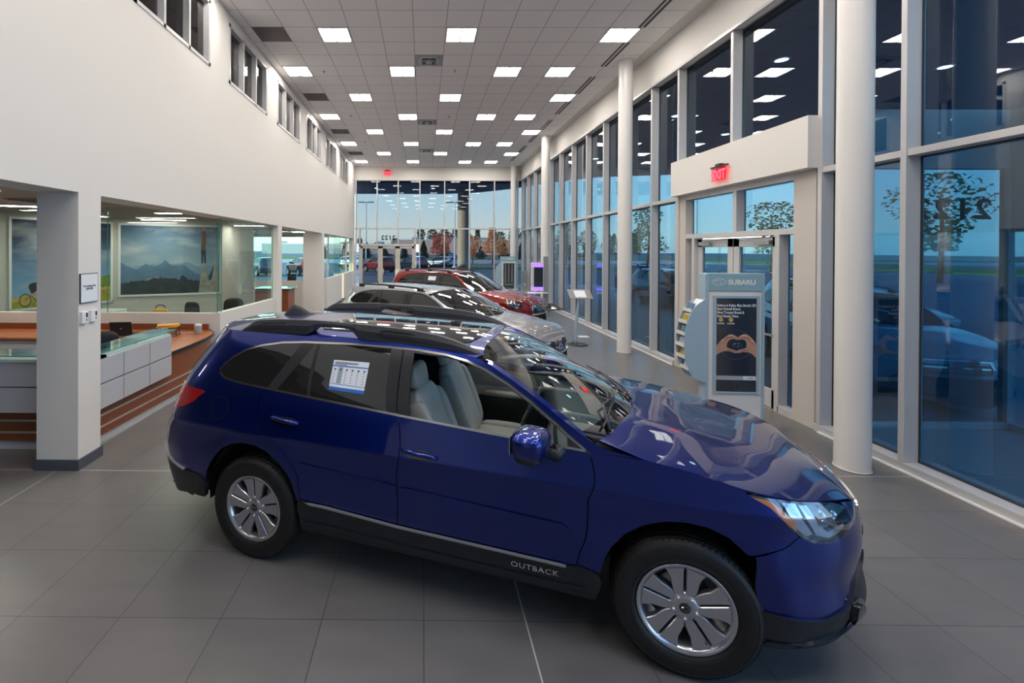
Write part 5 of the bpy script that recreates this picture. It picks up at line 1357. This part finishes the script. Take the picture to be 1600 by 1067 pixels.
# ------------------------------------------------------------------ kiosks and stands
def kiosk(loc, rz, label, art):
    K = empty('display_kiosk', loc, rz, label, 'display kiosk', 'tall display kiosks')
    w = .355
    # curved body: front board between two side posts
    MB().box(-w, w, -.02, .10, .0, 1.72).build('cabinet', M['white'], K, bevel=.006)
    MB().box(-w, w + .015, -.035, .11, 1.72, 1.945).build('header', M['kioskh'], K, bevel=.004)
    f = MB()
    for (a, b, c, d) in ((-w + .09, -w + .125, .40, 1.66), (w - .085, w - .05, .40, 1.66)): f.box(a, b, -.045, -.02, c, d)
    for (a, b, c, d) in ((-w + .09, w - .05, 1.625, 1.66), (-w + .09, w - .05, .40, .425)): f.box(a, b, -.038, -.02, c, d)
    f.build('poster_frame', M['kiosk'], K, bevel=.003)
    MB().box(w - .02, w + .015, -.04, .11, 0, 1.72).build('side_post', M['kiosk'], K, bevel=.006); MB().box(-w - .015, -w + .03, -.04, .11, 0, 1.94).build('side_post', M['kiosk'], K, bevel=.006)
    x0, x1, z0, z1 = -w + .125, w - .085, .425, 1.625; pw, ph = x1 - x0, z1 - z0
    po = MB().box(x0, x1, -.030, -.021, z0, z1).build('poster', M['poster'], K)
    def art_poly(nm, m, pts, k): 
        q_ = MB(); q_.prism([(x0 + u * pw, z0 + v * ph) for u, v in pts], 0, .0006, lambda u, v, w_: (u, -.0302 - .0004 * k - w_, v)); return q_.build(nm, M[m], po)
    if art == 'hands':
        MX = lambda px_, py_: ((px_ - 255) / 320., 1 - (py_ - 160) / 785.)
        art_poly('caption_band', 'greyink', [(0, .125), (1, .125), (1, .170), (0, .170)], 1); art_poly('caption_card', 'paper', [(.68, .127), (.99, .127), (.99, .168), (.68, .168)], 2)
        q_ = MB(); c = (x0 + .5 * pw, 0, z0 + .505 * ph)
        for rr, ww in (((.215, .225), .010),): 
            q_.prism([], 0, 0, lambda u, v, w_: (u, v, w_)) if False else None
            ring = []; n = 48
            for k in range(n): ring.append((c[0] + rr[0] * math.cos(2 * PI * k / n), c[2] + rr[0] * .9 * math.sin(2 * PI * k / n)))
            for k in range(n):
                a, b = ring[k], ring[(k + 1) % n]; sc = lambda p: (c[0] + (p[0] - c[0]) * .94, c[2] + (p[1] - c[2]) * .94)
                q_.add([(a[0], -.0308, a[1]), (b[0], -.0308, b[1]), (sc(b)[0], -.0308, sc(b)[1]), (sc(a)[0], -.0308, sc(a)[1])], [(0, 1, 2, 3)])
        q_.build('wheel_print', M['ink'], po)
        left = [(252, 575), (275, 540), (300, 510), (325, 488), (350, 470), (375, 462), (400, 470), (425, 484), (432, 497), (428, 508), (415, 506), (395, 500), (372, 505), (352, 522), (343, 548), (343, 572), (360, 580), (385, 588), (408, 596), (420, 605), (420, 617), (408, 620), (385, 612), (350, 603), (320, 606), (290, 618), (268, 632), (252, 640)]
        right = [(578, 560), (560, 520), (540, 495), (518, 474), (495, 460), (478, 459), (455, 468), (435, 482), (428, 497), (436, 508), (450, 505), (468, 504), (485, 512), (496, 530), (498, 555), (492, 575), (470, 584), (445, 590), (425, 600), (420, 610), (430, 620), (450, 614), (480, 610), (520, 615), (550, 632), (578, 655)]
        art_poly('left_hand_print', 'skin', [MX(*p) for p in spl(left, 3, True)], 3); art_poly('right_hand_print', 'skin', [MX(*p) for p in spl(right, 3, True)], 3)
        for k, pts in enumerate(([(330, 510), (352, 492), (378, 484), (405, 488)], [(318, 530), (330, 512), (345, 500)], [(300, 548), (320, 525)], [(345, 590), (375, 598), (405, 606)])):
            art_poly('finger_crease', 'skind', limb([MX(*p) for p in pts], [.004] + [.006] * (len(pts) - 2) + [.002]), 4); art_poly('finger_crease', 'skind', limb([MX(*((855 - p[0]), p[1])) for p in pts], [.004] + [.006] * (len(pts) - 2) + [.002]), 4)
        for k, pts in enumerate(([(352, 478), (376, 471), (402, 478)], [(300, 525), (322, 502)])):
            art_poly('finger_highlight', 'skinl', limb([MX(*p) for p in pts], [.008] * len(pts)), 4); art_poly('finger_highlight', 'skinl', limb([MX(*((855 - p[0]), p[1])) for p in pts], [.008] * len(pts)), 4)
        q_ = MB(); cc = MX(425, 550); e0 = (x0 + cc[0] * pw, -.0325, z0 + cc[1] * ph); ring_flat(q_, e0, (1, 0, 0), (0, 0, 1), .058, .028, .005); star_dots(q_, e0, (1, 0, 0), (0, 0, 1), .040); q_.build('emblem_print', M['chrome'], po)
        tx = 'Subaru is Kelley Blue Book\'s 2015\nBest Overall Brand,\nMost Trusted Brand &\nBest Resale Value.'
        text_obj('headline', tx, .046, M['paper'], frame_mx((x0 + .012, -.032, z1 - .105), (1, 0, 0), (0, 0, 1)), po, .0003, bold=.0010, sx=.80)
        for k, xx in enumerate((.12, .37)):
            q_ = MB(); q_.prism([(x0 + xx * pw + .028 * math.cos(t), z0 + .77 * ph + .030 * math.sin(t)) for t in [2 * PI * i / 20 for i in range(20)]], 0, .001, lambda u, v, w_: (u, -.0308 - w_, v)); q_.build('award_badge', M['straw'], po)
            q_ = MB(); q_.prism([(x0 + xx * pw - .045, z0 + .722 * ph), (x0 + xx * pw + .045, z0 + .722 * ph), (x0 + xx * pw + .045, z0 + .738 * ph), (x0 + xx * pw - .045, z0 + .738 * ph)], 0, .001, lambda u, v, w_: (u, -.0308 - w_, v)); q_.build('badge_label', M['greyink'], po)
        text_obj('card_wordmark', 'SUBARU', .020, M['blueink'], frame_mx((x0 + .80 * pw, -.0325, z0 + .141 * ph), (1, 0, 0), (0, 0, 1)), po, .0003, sx=.9, bold=.0006)
    else:
        for k in range(9):
            xx = .06 + .105 * k; a = .018 + .012 * ((k * 7) % 3); art_poly('tree_trunk_print', 'greyink' if k % 3 == 1 else 'bark', [(xx - a, .22), (xx + a, .22), (xx + a * .7, 1), (xx - a * .7, 1)], 1)
        art_poly('forest_floor_print', 'mnear', [(0, 0), (1, 0), (1, .22), (.6, .26), (0, .20)], 2); art_poly('caption_band', 'greyink', [(.1, .155), (.9, .155), (.9, .175), (.1, .175)], 3)
    q_ = MB(); e0 = (-.195, -.0365, 1.835); ring_flat(q_, e0, (1, 0, 0), (0, 0, 1), .085, .045, .007); star_dots(q_, e0, (1, 0, 0), (0, 0, 1), .062); q_.build('emblem', M['white'], K)
    text_obj('wordmark', 'SUBARU', .090, M['white'], frame_mx((-.085, -.037, 1.802), (1, 0, 0), (0, 0, 1)), K, .001, bold=.003, sx=1.02)
    MB().box(-w, w, -.06, .13, 0, .02).build('foot_plate', M['kiosk'], K)
    # brochure rack on the left side
    rk = MB(); prof = spl([(-.03, 1.60), (-.13, 1.52), (-.21, 1.38), (-.255, 1.20), (-.27, 1.02), (-.255, .84), (-.21, .70), (-.15, .60), (-.02, .545)], 4)
    poly = prof + [(.02, .545), (.02, 1.60)]
    for y in (-.055, .165): rk.prism([(-w - .01 + u, v) for u, v in poly], y, y + .008, lambda u, v, w_: (u, w_, v))
    rko = rk.build('brochure_rack', M['kiosk'], K)
    fp = MB(); pts = prof
    for i in range(len(pts) - 1):
        if (i // 4) % 2: continue
    fp.prism([(-w - .01 + u * .55, v) for u, v in prof] + [(-w - .01 + u * .55 + .006, v) for u, v in prof[::-1]], -.05, .165, lambda u, v, w_: (u, w_, v)); fp.build('rack_back', M['lampf'], rko)
    for k in range(6):
        z = .70 + .150 * k; xx = -w - .01 + cub(sorted([(v, u) for u, v in prof]))(z)
        s_ = MB(); s_.box(xx - .004, xx + .10, -.05, .165, z - .012, z - .006); s_.box(xx - .006, xx - .002, -.05, .165, z - .012, z + .035); s_.build('rack_shelf', M['lampf'], rko)
        for h in range(1 if k % 2 or k == 0 else 2):
            c = MB(); mm = Matrix.Translation((xx + .018 + .020 * h, .055, z)) @ Matrix.Rotation(math.radians(14), 4, 'Y')
            c.box(0, .008, -.092 + .02 * h, .086, .0, .108 + .010 * h, mm)
            o = c.build('brochure', M[('paper', 'mmid', 'straw', 'ink', 'greyink', 'jacket', 'poster', 'paper', 'field')[(k * 2 + h) % 9]]); o.matrix_local = K.matrix_local.copy() if False else Matrix.Translation(loc) @ Matrix.Rotation(rz, 4, 'Z')
            tag(o, ('brochure in the rack of the ' + ('near' if art == 'hands' else 'far') + ' kiosk, %s pocket from the bottom' % ORD[k + 1]) + (', the one behind' if h else ''), 'brochure', 'brochures in the %s kiosk rack' % ('near' if art == 'hands' else 'far'))
    return K
kiosk((4.00, 5.98, 0), math.radians(-3), 'tall silver-blue kiosk with a hands-forming-a-heart poster and brochure rack', 'hands')
kiosk((4.02, 21.9, 0), 0, 'tall grey kiosk with a dark forest poster by the far glass wall', 'forest')
def sign_stand(loc, h, rz, label, lean=.10, tilt=35):
    r = empty('sign_stand', loc, rz, label, 'sign stand', 'thin sign stands')
    q_ = MB(); q_.lathe([(.135, 0), (.235, .0), (.24, .006), (.235, .014), (.15, .016), (.135, .010), (.135, 0)], 40); q_.build('base_ring', M['black'], r)
    q_ = MB(); q_.box(-.02, .02, -.235, .0, 0, .012); q_.build('base_arm', M['black'], r)
    pth = [(-.06 + lean * t * t * 1.0, -.02, .01 + (h - .02) * t) for t in [k / 10 for k in range(11)]]
    q_ = MB(); q_.tube(pth, [.042 - .014 * k / 10 for k in range(11)], 12); q_.build('pole', M['kiosk'], r)
    mx = Matrix.Translation((pth[-1][0], -.02, h)) @ Matrix.Rotation(math.radians(tilt), 4, 'X')
    q_ = MB(); q_.box(-.27, .27, -.17, .17, -.004, .008); o = q_.build('plate', M['metalg'] if h > 1.1 else M['black'], r); o.matrix_local = mx
    q_ = MB(); q_.box(-.13, .13, -.12, .12, .008, .011); q_.build('sheen_insert', M['paper'] if h > 1.1 else M['gloss'], o)  # white insert on the taller plate paints in its lit reflection
    return r
sign_stand((3.67, 10.98, 0), 1.20, 0, 'thin silver sign stand with tilted plate on a black ring, in the open aisle')
sign_stand((2.80, 10.25, 0), .98, .5, 'sign stand with a tilted black plate before the red car', .02, 18)
# violet-lit display station
D = empty('display_station', (4.05, 16.0, 0), 0, 'violet-lit screen station with white shelf and tall grey post by the windows', 'display station')
MB().box(.10, .26, -.05, .05, 0, 2.03).build('post', M['metalg'], D, bevel=.006)
q_ = MB(); q_.lathe([(0, .76), (.42, .76), (.42, .79), (0, .79)], 40, lambda a, b, h: (-.16 + a, -.10 + b * .6, h)); q_.build('shelf', M['white'], D)
MB().box(-.34, .10, -.06, .0, .84, 1.82).build('light_box', M['lampf'], D, bevel=.01)
for (z0, z1) in ((.86, .98), (1.66, 1.78)): MB().box(-.32, .08, -.066, -.06, z0, z1).build('glow_panel', M['led'], D)
MB().box(-.25, .06, -.115, -.075, .98, 1.66).build('screen', M['poster'], D, bevel=.006)
MB().box(-.12, -.06, -.075, -.06, 1.2, 1.4).build('bracket', M['metalg'], D)
q_ = MB(); q_.lathe([(.09, 0), (.09, .76)], 24, lambda a, b, h: (-.1 + a, -.05 + b, h)); q_.build('pedestal', M['metalg'], D)
r = empty('outlet_pedestal', (4.72, 21.6, 0), 0, 'low grey pedestal with a power outlet next to the far kiosk', 'pedestal'); MB().box(-.12, .12, -.06, .06, 0, 1.28).build('body', M['metalg'], r, bevel=.005); MB().box(-.03, .03, -.066, -.06, .60, .70).build('outlet', M['white'], r)
# ------------------------------------------------------------------ show-floor cars
ID = None
car = empty('station_wagon', (-.9297, 4.1388, 0), -.335, 'dark blue wagon with open front window in the foreground', 'car')
_, SSb, Bb = build_car(car, 'blue')
def on_side(body, x, z, off=.0):
    S = SSb[-1]; u = body.u_x(x, z); P, n = S.pt(u, z); return P + n * off, n
# window sheet on the rear door glass: a thing of its own
S = SSb[-1]; poly = [(.570, 1.443), (.847, 1.446), (.843, 1.250), (.572, 1.256)]
def sheet(nm, m, pts, off, parent=None):
    q_ = MB(); S.panel(q_, S.xz(pts), off=off, rim=.0015); o = q_.build(nm, M[m], parent); return o
st = empty('window_sheet', (-.9297, 4.1388, 0), -.335, 'white and blue comparison sheet on the rear door window of the blue wagon', 'sheet')
sheet('paper', 'paper', poly, .0045, st)
sheet('blue_band', 'blueink', [(.571, 1.276), (.843, 1.271), (.843, 1.250), (.572, 1.256)], .0052, st)
sheet('blue_line', 'blueink', [(.571, 1.410), (.846, 1.412), (.846, 1.405), (.571, 1.403)], .0052, st)
sheet('blue_line', 'blueink', [(.571, 1.296), (.844, 1.291), (.844, 1.288), (.571, 1.293)], .0052, st)
sheet('grey_column', 'greyink', [(.618, 1.401), (.655, 1.402), (.655, 1.298), (.618, 1.298)], .0049, st)
for a, b, z in ((.585, .77, 1.433), (.585, .76, 1.426), (.585, .68, 1.418)): sheet('text_line', 'ink', [(a, z), (b, z), (b, z - .0035), (a, z - .0035)], .0053, st)
for c in range(6):
    for rr in range(6):
        x = .586 + .0455 * c; z = 1.390 - .0165 * rr; w, h = (.016, .008) if rr == 0 else (.009, .004)
        sheet('table_entry', 'ink', [(x, z), (x + w, z), (x + w, z - h), (x, z - h)], .0053, st)
# model lettering along the sill
P0, n0 = on_side(Bb, 1.845, .418, .028); P1, n1 = on_side(Bb, 2.06, .418, .028)
lt = text_obj('lettering', 'OUTBACK', .042, M['chrome'], frame_mx(P0 - Vector((0, 0, .016)), P1 - P0, (0, 0, 1)), car, .0015, sx=1.25, bold=.0004, space=1.12)
# wagon body warped into the other models
def warp_x(X, Z, ky): 
    fx, fz = pwl(X), pwl(Z)
    return lambda x, y, z: (fx(x), y * ky, fz(z))
XVW = warp_x([(-1.12, -.86), (-.5, -.47), (0, 0), (1.1, 1.04), (1.7, 1.56), (2.28, 2.16), (2.745, 2.635), (3.7, 3.52)], [(0, 0), (.37, .36), (.9, .885), (1.2, 1.175), (1.5, 1.44), (1.64, 1.555), (1.75, 1.66)], .965)
c2 = empty('crossover', (-.66, 9.36, 0), -.665, 'silver crossover parked between the blue wagon and the red suv', 'car')
build_car(c2, 'silver', XVW, wb=2.635, style='cross', dark_rims=True, ws=.955, yw=.965, hi=False)
FOW = warp_x([(-1.12, -.98), (-.7, -.74), (0, 0), (1.1, 1.05), (1.7, 1.50), (2.28, 2.10), (2.745, 2.64), (3.7, 3.57)], [(0, 0), (.37, .36), (.9, .92), (1.1, 1.13), (1.2, 1.22), (1.5, 1.545), (1.64, 1.675), (1.75, 1.79)], .975)
c3 = empty('sport_utility_vehicle', (.10, 13.75, 0), -.655, 'dark red suv parked farthest back on the showroom floor', 'car')
build_car(c3, 'red', FOW, wb=2.64, style='suv', ws=.955, yw=.975, hi=False)
for (root, wf, bb, lab) in ((c2, XVW, None, 'silver crossover'), (c3, FOW, None, 'red suv')):
    pass
o = MB(); S3 = Surf(Body(OUT), FOW, -1, 'side', 1.0); S3.panel(o, S3.xz([(.60, 1.46), (.88, 1.462), (.876, 1.36), (.602, 1.362)]), off=.005, rim=.0015)
tag(o.build('window_sheet', M['paper'], None, (.10, 13.75, 0), -.655), 'small white sheet on the rear door window of the red suv', 'sheet')
# ------------------------------------------------------------------ outside
boxobj('ground', -400, 400, -120, 620, -.30, -.16, M['asphalt'])
boxobj('trim_900', -12, 12, 23.3, 30.5, -.16, -.005, M['concrete']); boxobj('trim_901', 5.08, 14, -9, 23.3, -.16, -.004, M['concrete'])
def ground_patch(name, x0, x1, y0, y1, z, m, lab=None):
    o = boxobj(name, x0, x1, y0, y1, -.16, z, m); return o
ground_patch('ground_verge', -250, 300, 118, 150, .02, M['grass']); ground_patch('ground_road', -250, 300, 84, 116, -.14, M['concrete'])
ground_patch('ground_island', 5, 34, 60, 66, -.02, M['grass']); ground_patch('ground_side_verge', 60, 90, -60, 118, .02, M['grass'])
# canopy
cp = MB(); poly = [(-5.5, 28), (1, 27.9), (3, 27.3), (4.9, 25.4), (6.2, 23.2), (8, 21.3), (12, 20.3), (16, 20), (16, 8), (7.5, 5), (5.1, 3), (5.1, YF + .2), (-5.5, YF + .2)]
cp.prism(poly, 5.62, 6.5, lambda u, v, w: (u, v, w)); struct(cp.build('ceiling_canopy', M['soffit']))
for n_, (x, y) in enumerate(((2.28, 26.2),)):
    r = empty('canopy_column', (x, y, -.16)); q_ = MB(); q_.lathe([(.36, 0), (.36, 5.78)], 40); q_.build('shaft', M['extwall'], r); q_ = MB(); q_.lathe([(.40, 0), (.40, .12), (.36, .14)], 40); q_.build('base', M['concrete'], r)
    tag(r, 'fat round canopy column outside the far glass wall, sunlit on one side' if n_ == 0 else 'round canopy column outside the far office windows', 'column')
for k, (x, y) in enumerate(((6.3, 4.9), (6.3, 8.2), (6.3, 11.6), (8.7, 13.4), (6.3, 17.0), (9.5, 8.5), (0.5, 25.3), (-2.6, 25.3))):
    r = empty('soffit_downlight', (x, y, 5.62)); q_ = MB(); q_.lathe([(.13, -.001), (.13, -.012), (.10, -.014)], 24); q_.build('trim_ring', M['lampf'], r)
    q_ = MB(); q_.lathe([(.10, -.010), (0, -.010)], 24); q_.build('diffuser', M['lamp'], r)
    tag(r, 'round downlight in the canopy soffit ' + ('outside the right-hand windows' if k < 6 else 'beyond the far glass wall'), 'ceiling light', 'round soffit downlights, right' if k < 6 else 'round soffit downlights, far')
# entrance screen beyond the right-hand windows
eb = MB(); eb.box(5.10, 7.35, 5.84, 5.92, 3.36, 4.02); eb.box(7.35, 7.43, 1.0, 5.92, 2.55, 4.02); struct(eb.build('trim_902', M['extwall']))
for (x0, x1, y0, y1, z0, z1) in ((5.1, 7.35, 5.84, 5.92, 0, .09), (5.1, 7.35, 5.83, 5.93, 3.28, 3.36), (7.33, 7.41, 5.83, 5.93, 0, 3.36), (7.35, 7.41, 1.0, 5.84, 0, .09), (7.35, 7.41, 1.0, 5.84, 2.49, 2.56)): trim(x0, x1, y0, y1, z0, z1, M['extwall'])
pane(5.1, 7.34, 5.875, 5.887, .09, 3.28, M['glassO']); pane(7.38, 7.39, 1.0, 5.84, .09, 2.5, M['glassO'])
t2 = text_obj('entrance_numerals', '2122', .36, M['black'], frame_mx((7.2, 5.90, 2.66), (-1, 0, 0), (0, 0, 1)), sx=1.2, bold=.01, space=1.2)
tag(t2, 'large dark numerals on the outer entrance glass at the right edge, seen reversed', 'numerals')
# light poles
def pole(x, y, h, lab, arms=2):
    r = empty('parking_light', (x, y, -.16)); q_ = MB(); q_.lathe([(.22, 0), (.22, .7), (.09, .72), (.07, h)], 12); q_.build('pole', M['white'], r)
    for s_ in ((-1, 1) if arms == 2 else (-1,)):
        q_ = MB(); q_.box(s_ * .12 if s_ > 0 else s_ * .95, s_ * .95 if s_ > 0 else s_ * .12, -.18, .18, h - .08, h + .06); q_.build('lamp_head', M['metalg'], r)
    return tag(r, lab, 'street light', 'parking lot lights')
pole(-7.0, 56, 8.2, 'tall white parking light outside the left panes of the far glass')
pole(3.35, 50, 7.6, 'tall white parking light just left of the fat canopy column')
pole(26, 95, 8.5, 'distant parking light over the pale warehouse'); pole(20, 34, 8.5, 'parking light outside the right-hand windows')
# trees
def blob_tree(name, x, y, h, r_, m, trunk, label, cat='tree', seed=0, cone=False, group='trees outside'):
    rr = random.Random(seed); R0 = empty(name, (x, y, -.16), 0, label, cat, group)
    if trunk: MB().tube([(0, 0, 0), (.02 * h, 0, h * .5), (0, .01 * h, h * .8)], [.022 * h, .016 * h, .008 * h], 7).build('trunk', M['bark'], R0)
    q_ = MB(); vs = []; fs = []
    n = (1300 if trunk else 900) if h > 4 else 420
    for k in range(n):
        if cone: t = rr.random() ** .8; zz = h * (.06 + .94 * t); rad = r_ * (1 - t) ** .8 * rr.uniform(.5, 1.02)
        else:
            t = rr.random(); zz = h * (.30 + .70 * t) if trunk else h * t; rad = r_ * math.sqrt(max(0, 1 - (2 * t - .9) ** 2 * .75)) * rr.uniform(.35, 1.05)
            rad *= .75 + .35 * math.sin(5 * t + seed)
        a = rr.uniform(0, 2 * PI); c = Vector((rad * math.cos(a), rad * math.sin(a), zz)); s_ = rr.uniform(.035, .075) * (h * .5 + 1) * (.62 if trunk else 1)
        u = Vector((rr.gauss(0, 1), rr.gauss(0, 1), rr.gauss(0, 1))).normalized(); v = u.orthogonal().normalized(); b = len(vs)
        vs += [c + u * s_, c + v * s_ * .7, c - u * s_, c - v * s_ * .7]; fs.append((b, b + 1, b + 2, b + 3))
    if cone: q_.lathe([(r_ * .7, h * .05), (r_ * .40, h * .5), (.02, h * .9)], 10)
    q_.add(vs, fs); q_.build('foliage', m, R0); return R0
blob_tree('maple_tree', 11.6, 78, 6.2, 2.0, M['leafo'], True, 'orange autumn tree before the pale warehouse, right of the canopy column', seed=1)
blob_tree('maple_tree', 2.6, 92, 5.6, 2.0, M['leafr'], True, 'red autumn tree seen in the middle pane of the far glass', seed=2)
blob_tree('maple_tree', 5.0, 105, 6.0, 2.2, M['leafr'], True, 'red autumn tree just left of the canopy column', seed=3)
blob_tree('maple_tree', 8.9, 84, 5.0, 1.8, M['leafo'], True, 'small orange autumn tree immediately right of the canopy column', seed=4)
blob_tree('maple_tree', 16.5, 96, 4.8, 2.6, M['leafo'], True, 'broad orange autumn tree near the far kiosk', seed=5)
for k in range(12):
    x = -26 + k * 5.2; blob_tree('conifer', x, 120 + (k % 3) * 3, 3.6 + (k * 7 % 4) * .45, 1.7, M['leafd'], False, 'dark evergreen cone in the roadside row, number %s counted from the left' % (['one', 'two', 'three', 'four', 'five', 'six', 'seven', 'eight', 'nine', 'ten', 'eleven', 'twelve'][k]), 'tree', 20 + k, True, 'roadside evergreens')
rr = random.Random(5)
for k in range(20):
    x = -2 + k * 8.4; blob_tree('woodland_tree', x, 330 + (k % 2) * 12, rr.uniform(14, 19), 5.2, M['leafg'], False, 'dark green tree in the distant tree line beyond the warehouse', 'tree', 40 + k, False, 'distant tree line')
for k in range(5):
    blob_tree('woodland_tree', -60 + k * 13, 340, 8 + (k % 2) * 3, 4, M['leafg'], False, 'small distant tree behind the low grey warehouse on the left', 'tree', 70 + k, False, 'small distant trees')
for k, (x, y, h) in enumerate(((30, 62, 8), (36, 48, 7.5), (40, 36, 8.5), (44, 25, 8), (40, 14, 8.5), (24, 78, 7))):
    blob_tree('broadleaf_tree', x, y, h, 3.2, M['leafg'], True, 'dark leafy tree outside the right-hand windows, ' + ('behind the warehouse corner', 'third nearest', 'second nearest', 'middle one', 'nearest the entrance', 'farthest')[k], 'tree', 90 + k, False, 'trees along the right side')
# distant warehouses
def shed(x0, x1, y, h, m, lab):
    r = empty('warehouse', ((x0 + x1) / 2, y, -.16), 0, lab, 'building'); w = (x1 - x0) / 2; MB().box(-w, w, 0, 40, 0, h).build('wall', m, r); MB().box(-w - .3, w + .3, -.2, 40, h, h + .6).build('roof_edge', M['white'], r)
    for k in range(4):
        MB().box(-w * .8 + k * w * .5, -w * .8 + k * w * .5 + 4, 8, 11, h + .6, h + 2.0).build('roof_unit', M['metalg'], r)
shed(-14, 62, 250, 7.6, M['brick'], 'long pale brick warehouse beyond the road'); shed(-95, -16, 270, 5.5, M['extwall'], 'low grey warehouse at the far left beyond the road')
# parked cars outside
far = [(-9.1, 56.0, PI / 2 - .45, 'pale', 'pale silver wagon outside, left of the parked red suv'), (-4.1, 49.0, 2.2, 'red', 'red suv parked outside beyond the far doors'), (-.6, 54.5, 2.2, 'dark', 'dark blue suv parked outside between the red one and the pale wagon'), (3.2, 57.5, 2.4, 'pale', 'pale blue wagon parked outside behind the red showroom suv')]
proto = {}
for k, (x, y, rz, col, lab) in enumerate(far):
    r = empty('parked_car', (x, y, -.16), rz, lab, 'car', 'cars parked outside'); build_car(r, col, FOW if col != 'pale' else None, lod=0, wb=2.64 if col != 'pale' else 2.745, style='cross', hi=False)
    proto[col] = r
def park(src, x, y, rz, lab, grp='cars parked outside'):
    return copy_tree(src, (x, y, -.16), rz, lab, grp)
park(proto['dark'], 9.9, 19.6, -PI / 2 + .1, 'dark car parked outside the right-hand windows', 'cars parked outside')
park(proto['pale'], 11.2, 13.6, -PI / 2 - .1, 'pale silver car parked just outside, seen between the second column and the entrance')
park(proto['red'], 11.8, 25.5, -1.2, 'red car parked outside, seen small through the far right windows')
park(proto['dark'], -14.0, 41.0, 2.2, 'dark car seen through the office windows on the left')
park(proto['red'], -10.6, 42.0, 2.2, 'red car seen through the office windows on the left')
for k in range(9): park(proto[('dark', 'pale', 'red')[k % 3]], -36 + k * 11, 158 + (k % 2) * 5, .2, 'tiny car in the distant lot across the road behind the evergreens', 'cars across the road')
r = empty('silver_suv', (8.15, 9.7, -.06), -PI / 2 - .30, 'silver suv facing in, dim behind the large right window', 'car'); build_car(r, 'white', None, lod=1, hi=False, style='suv')
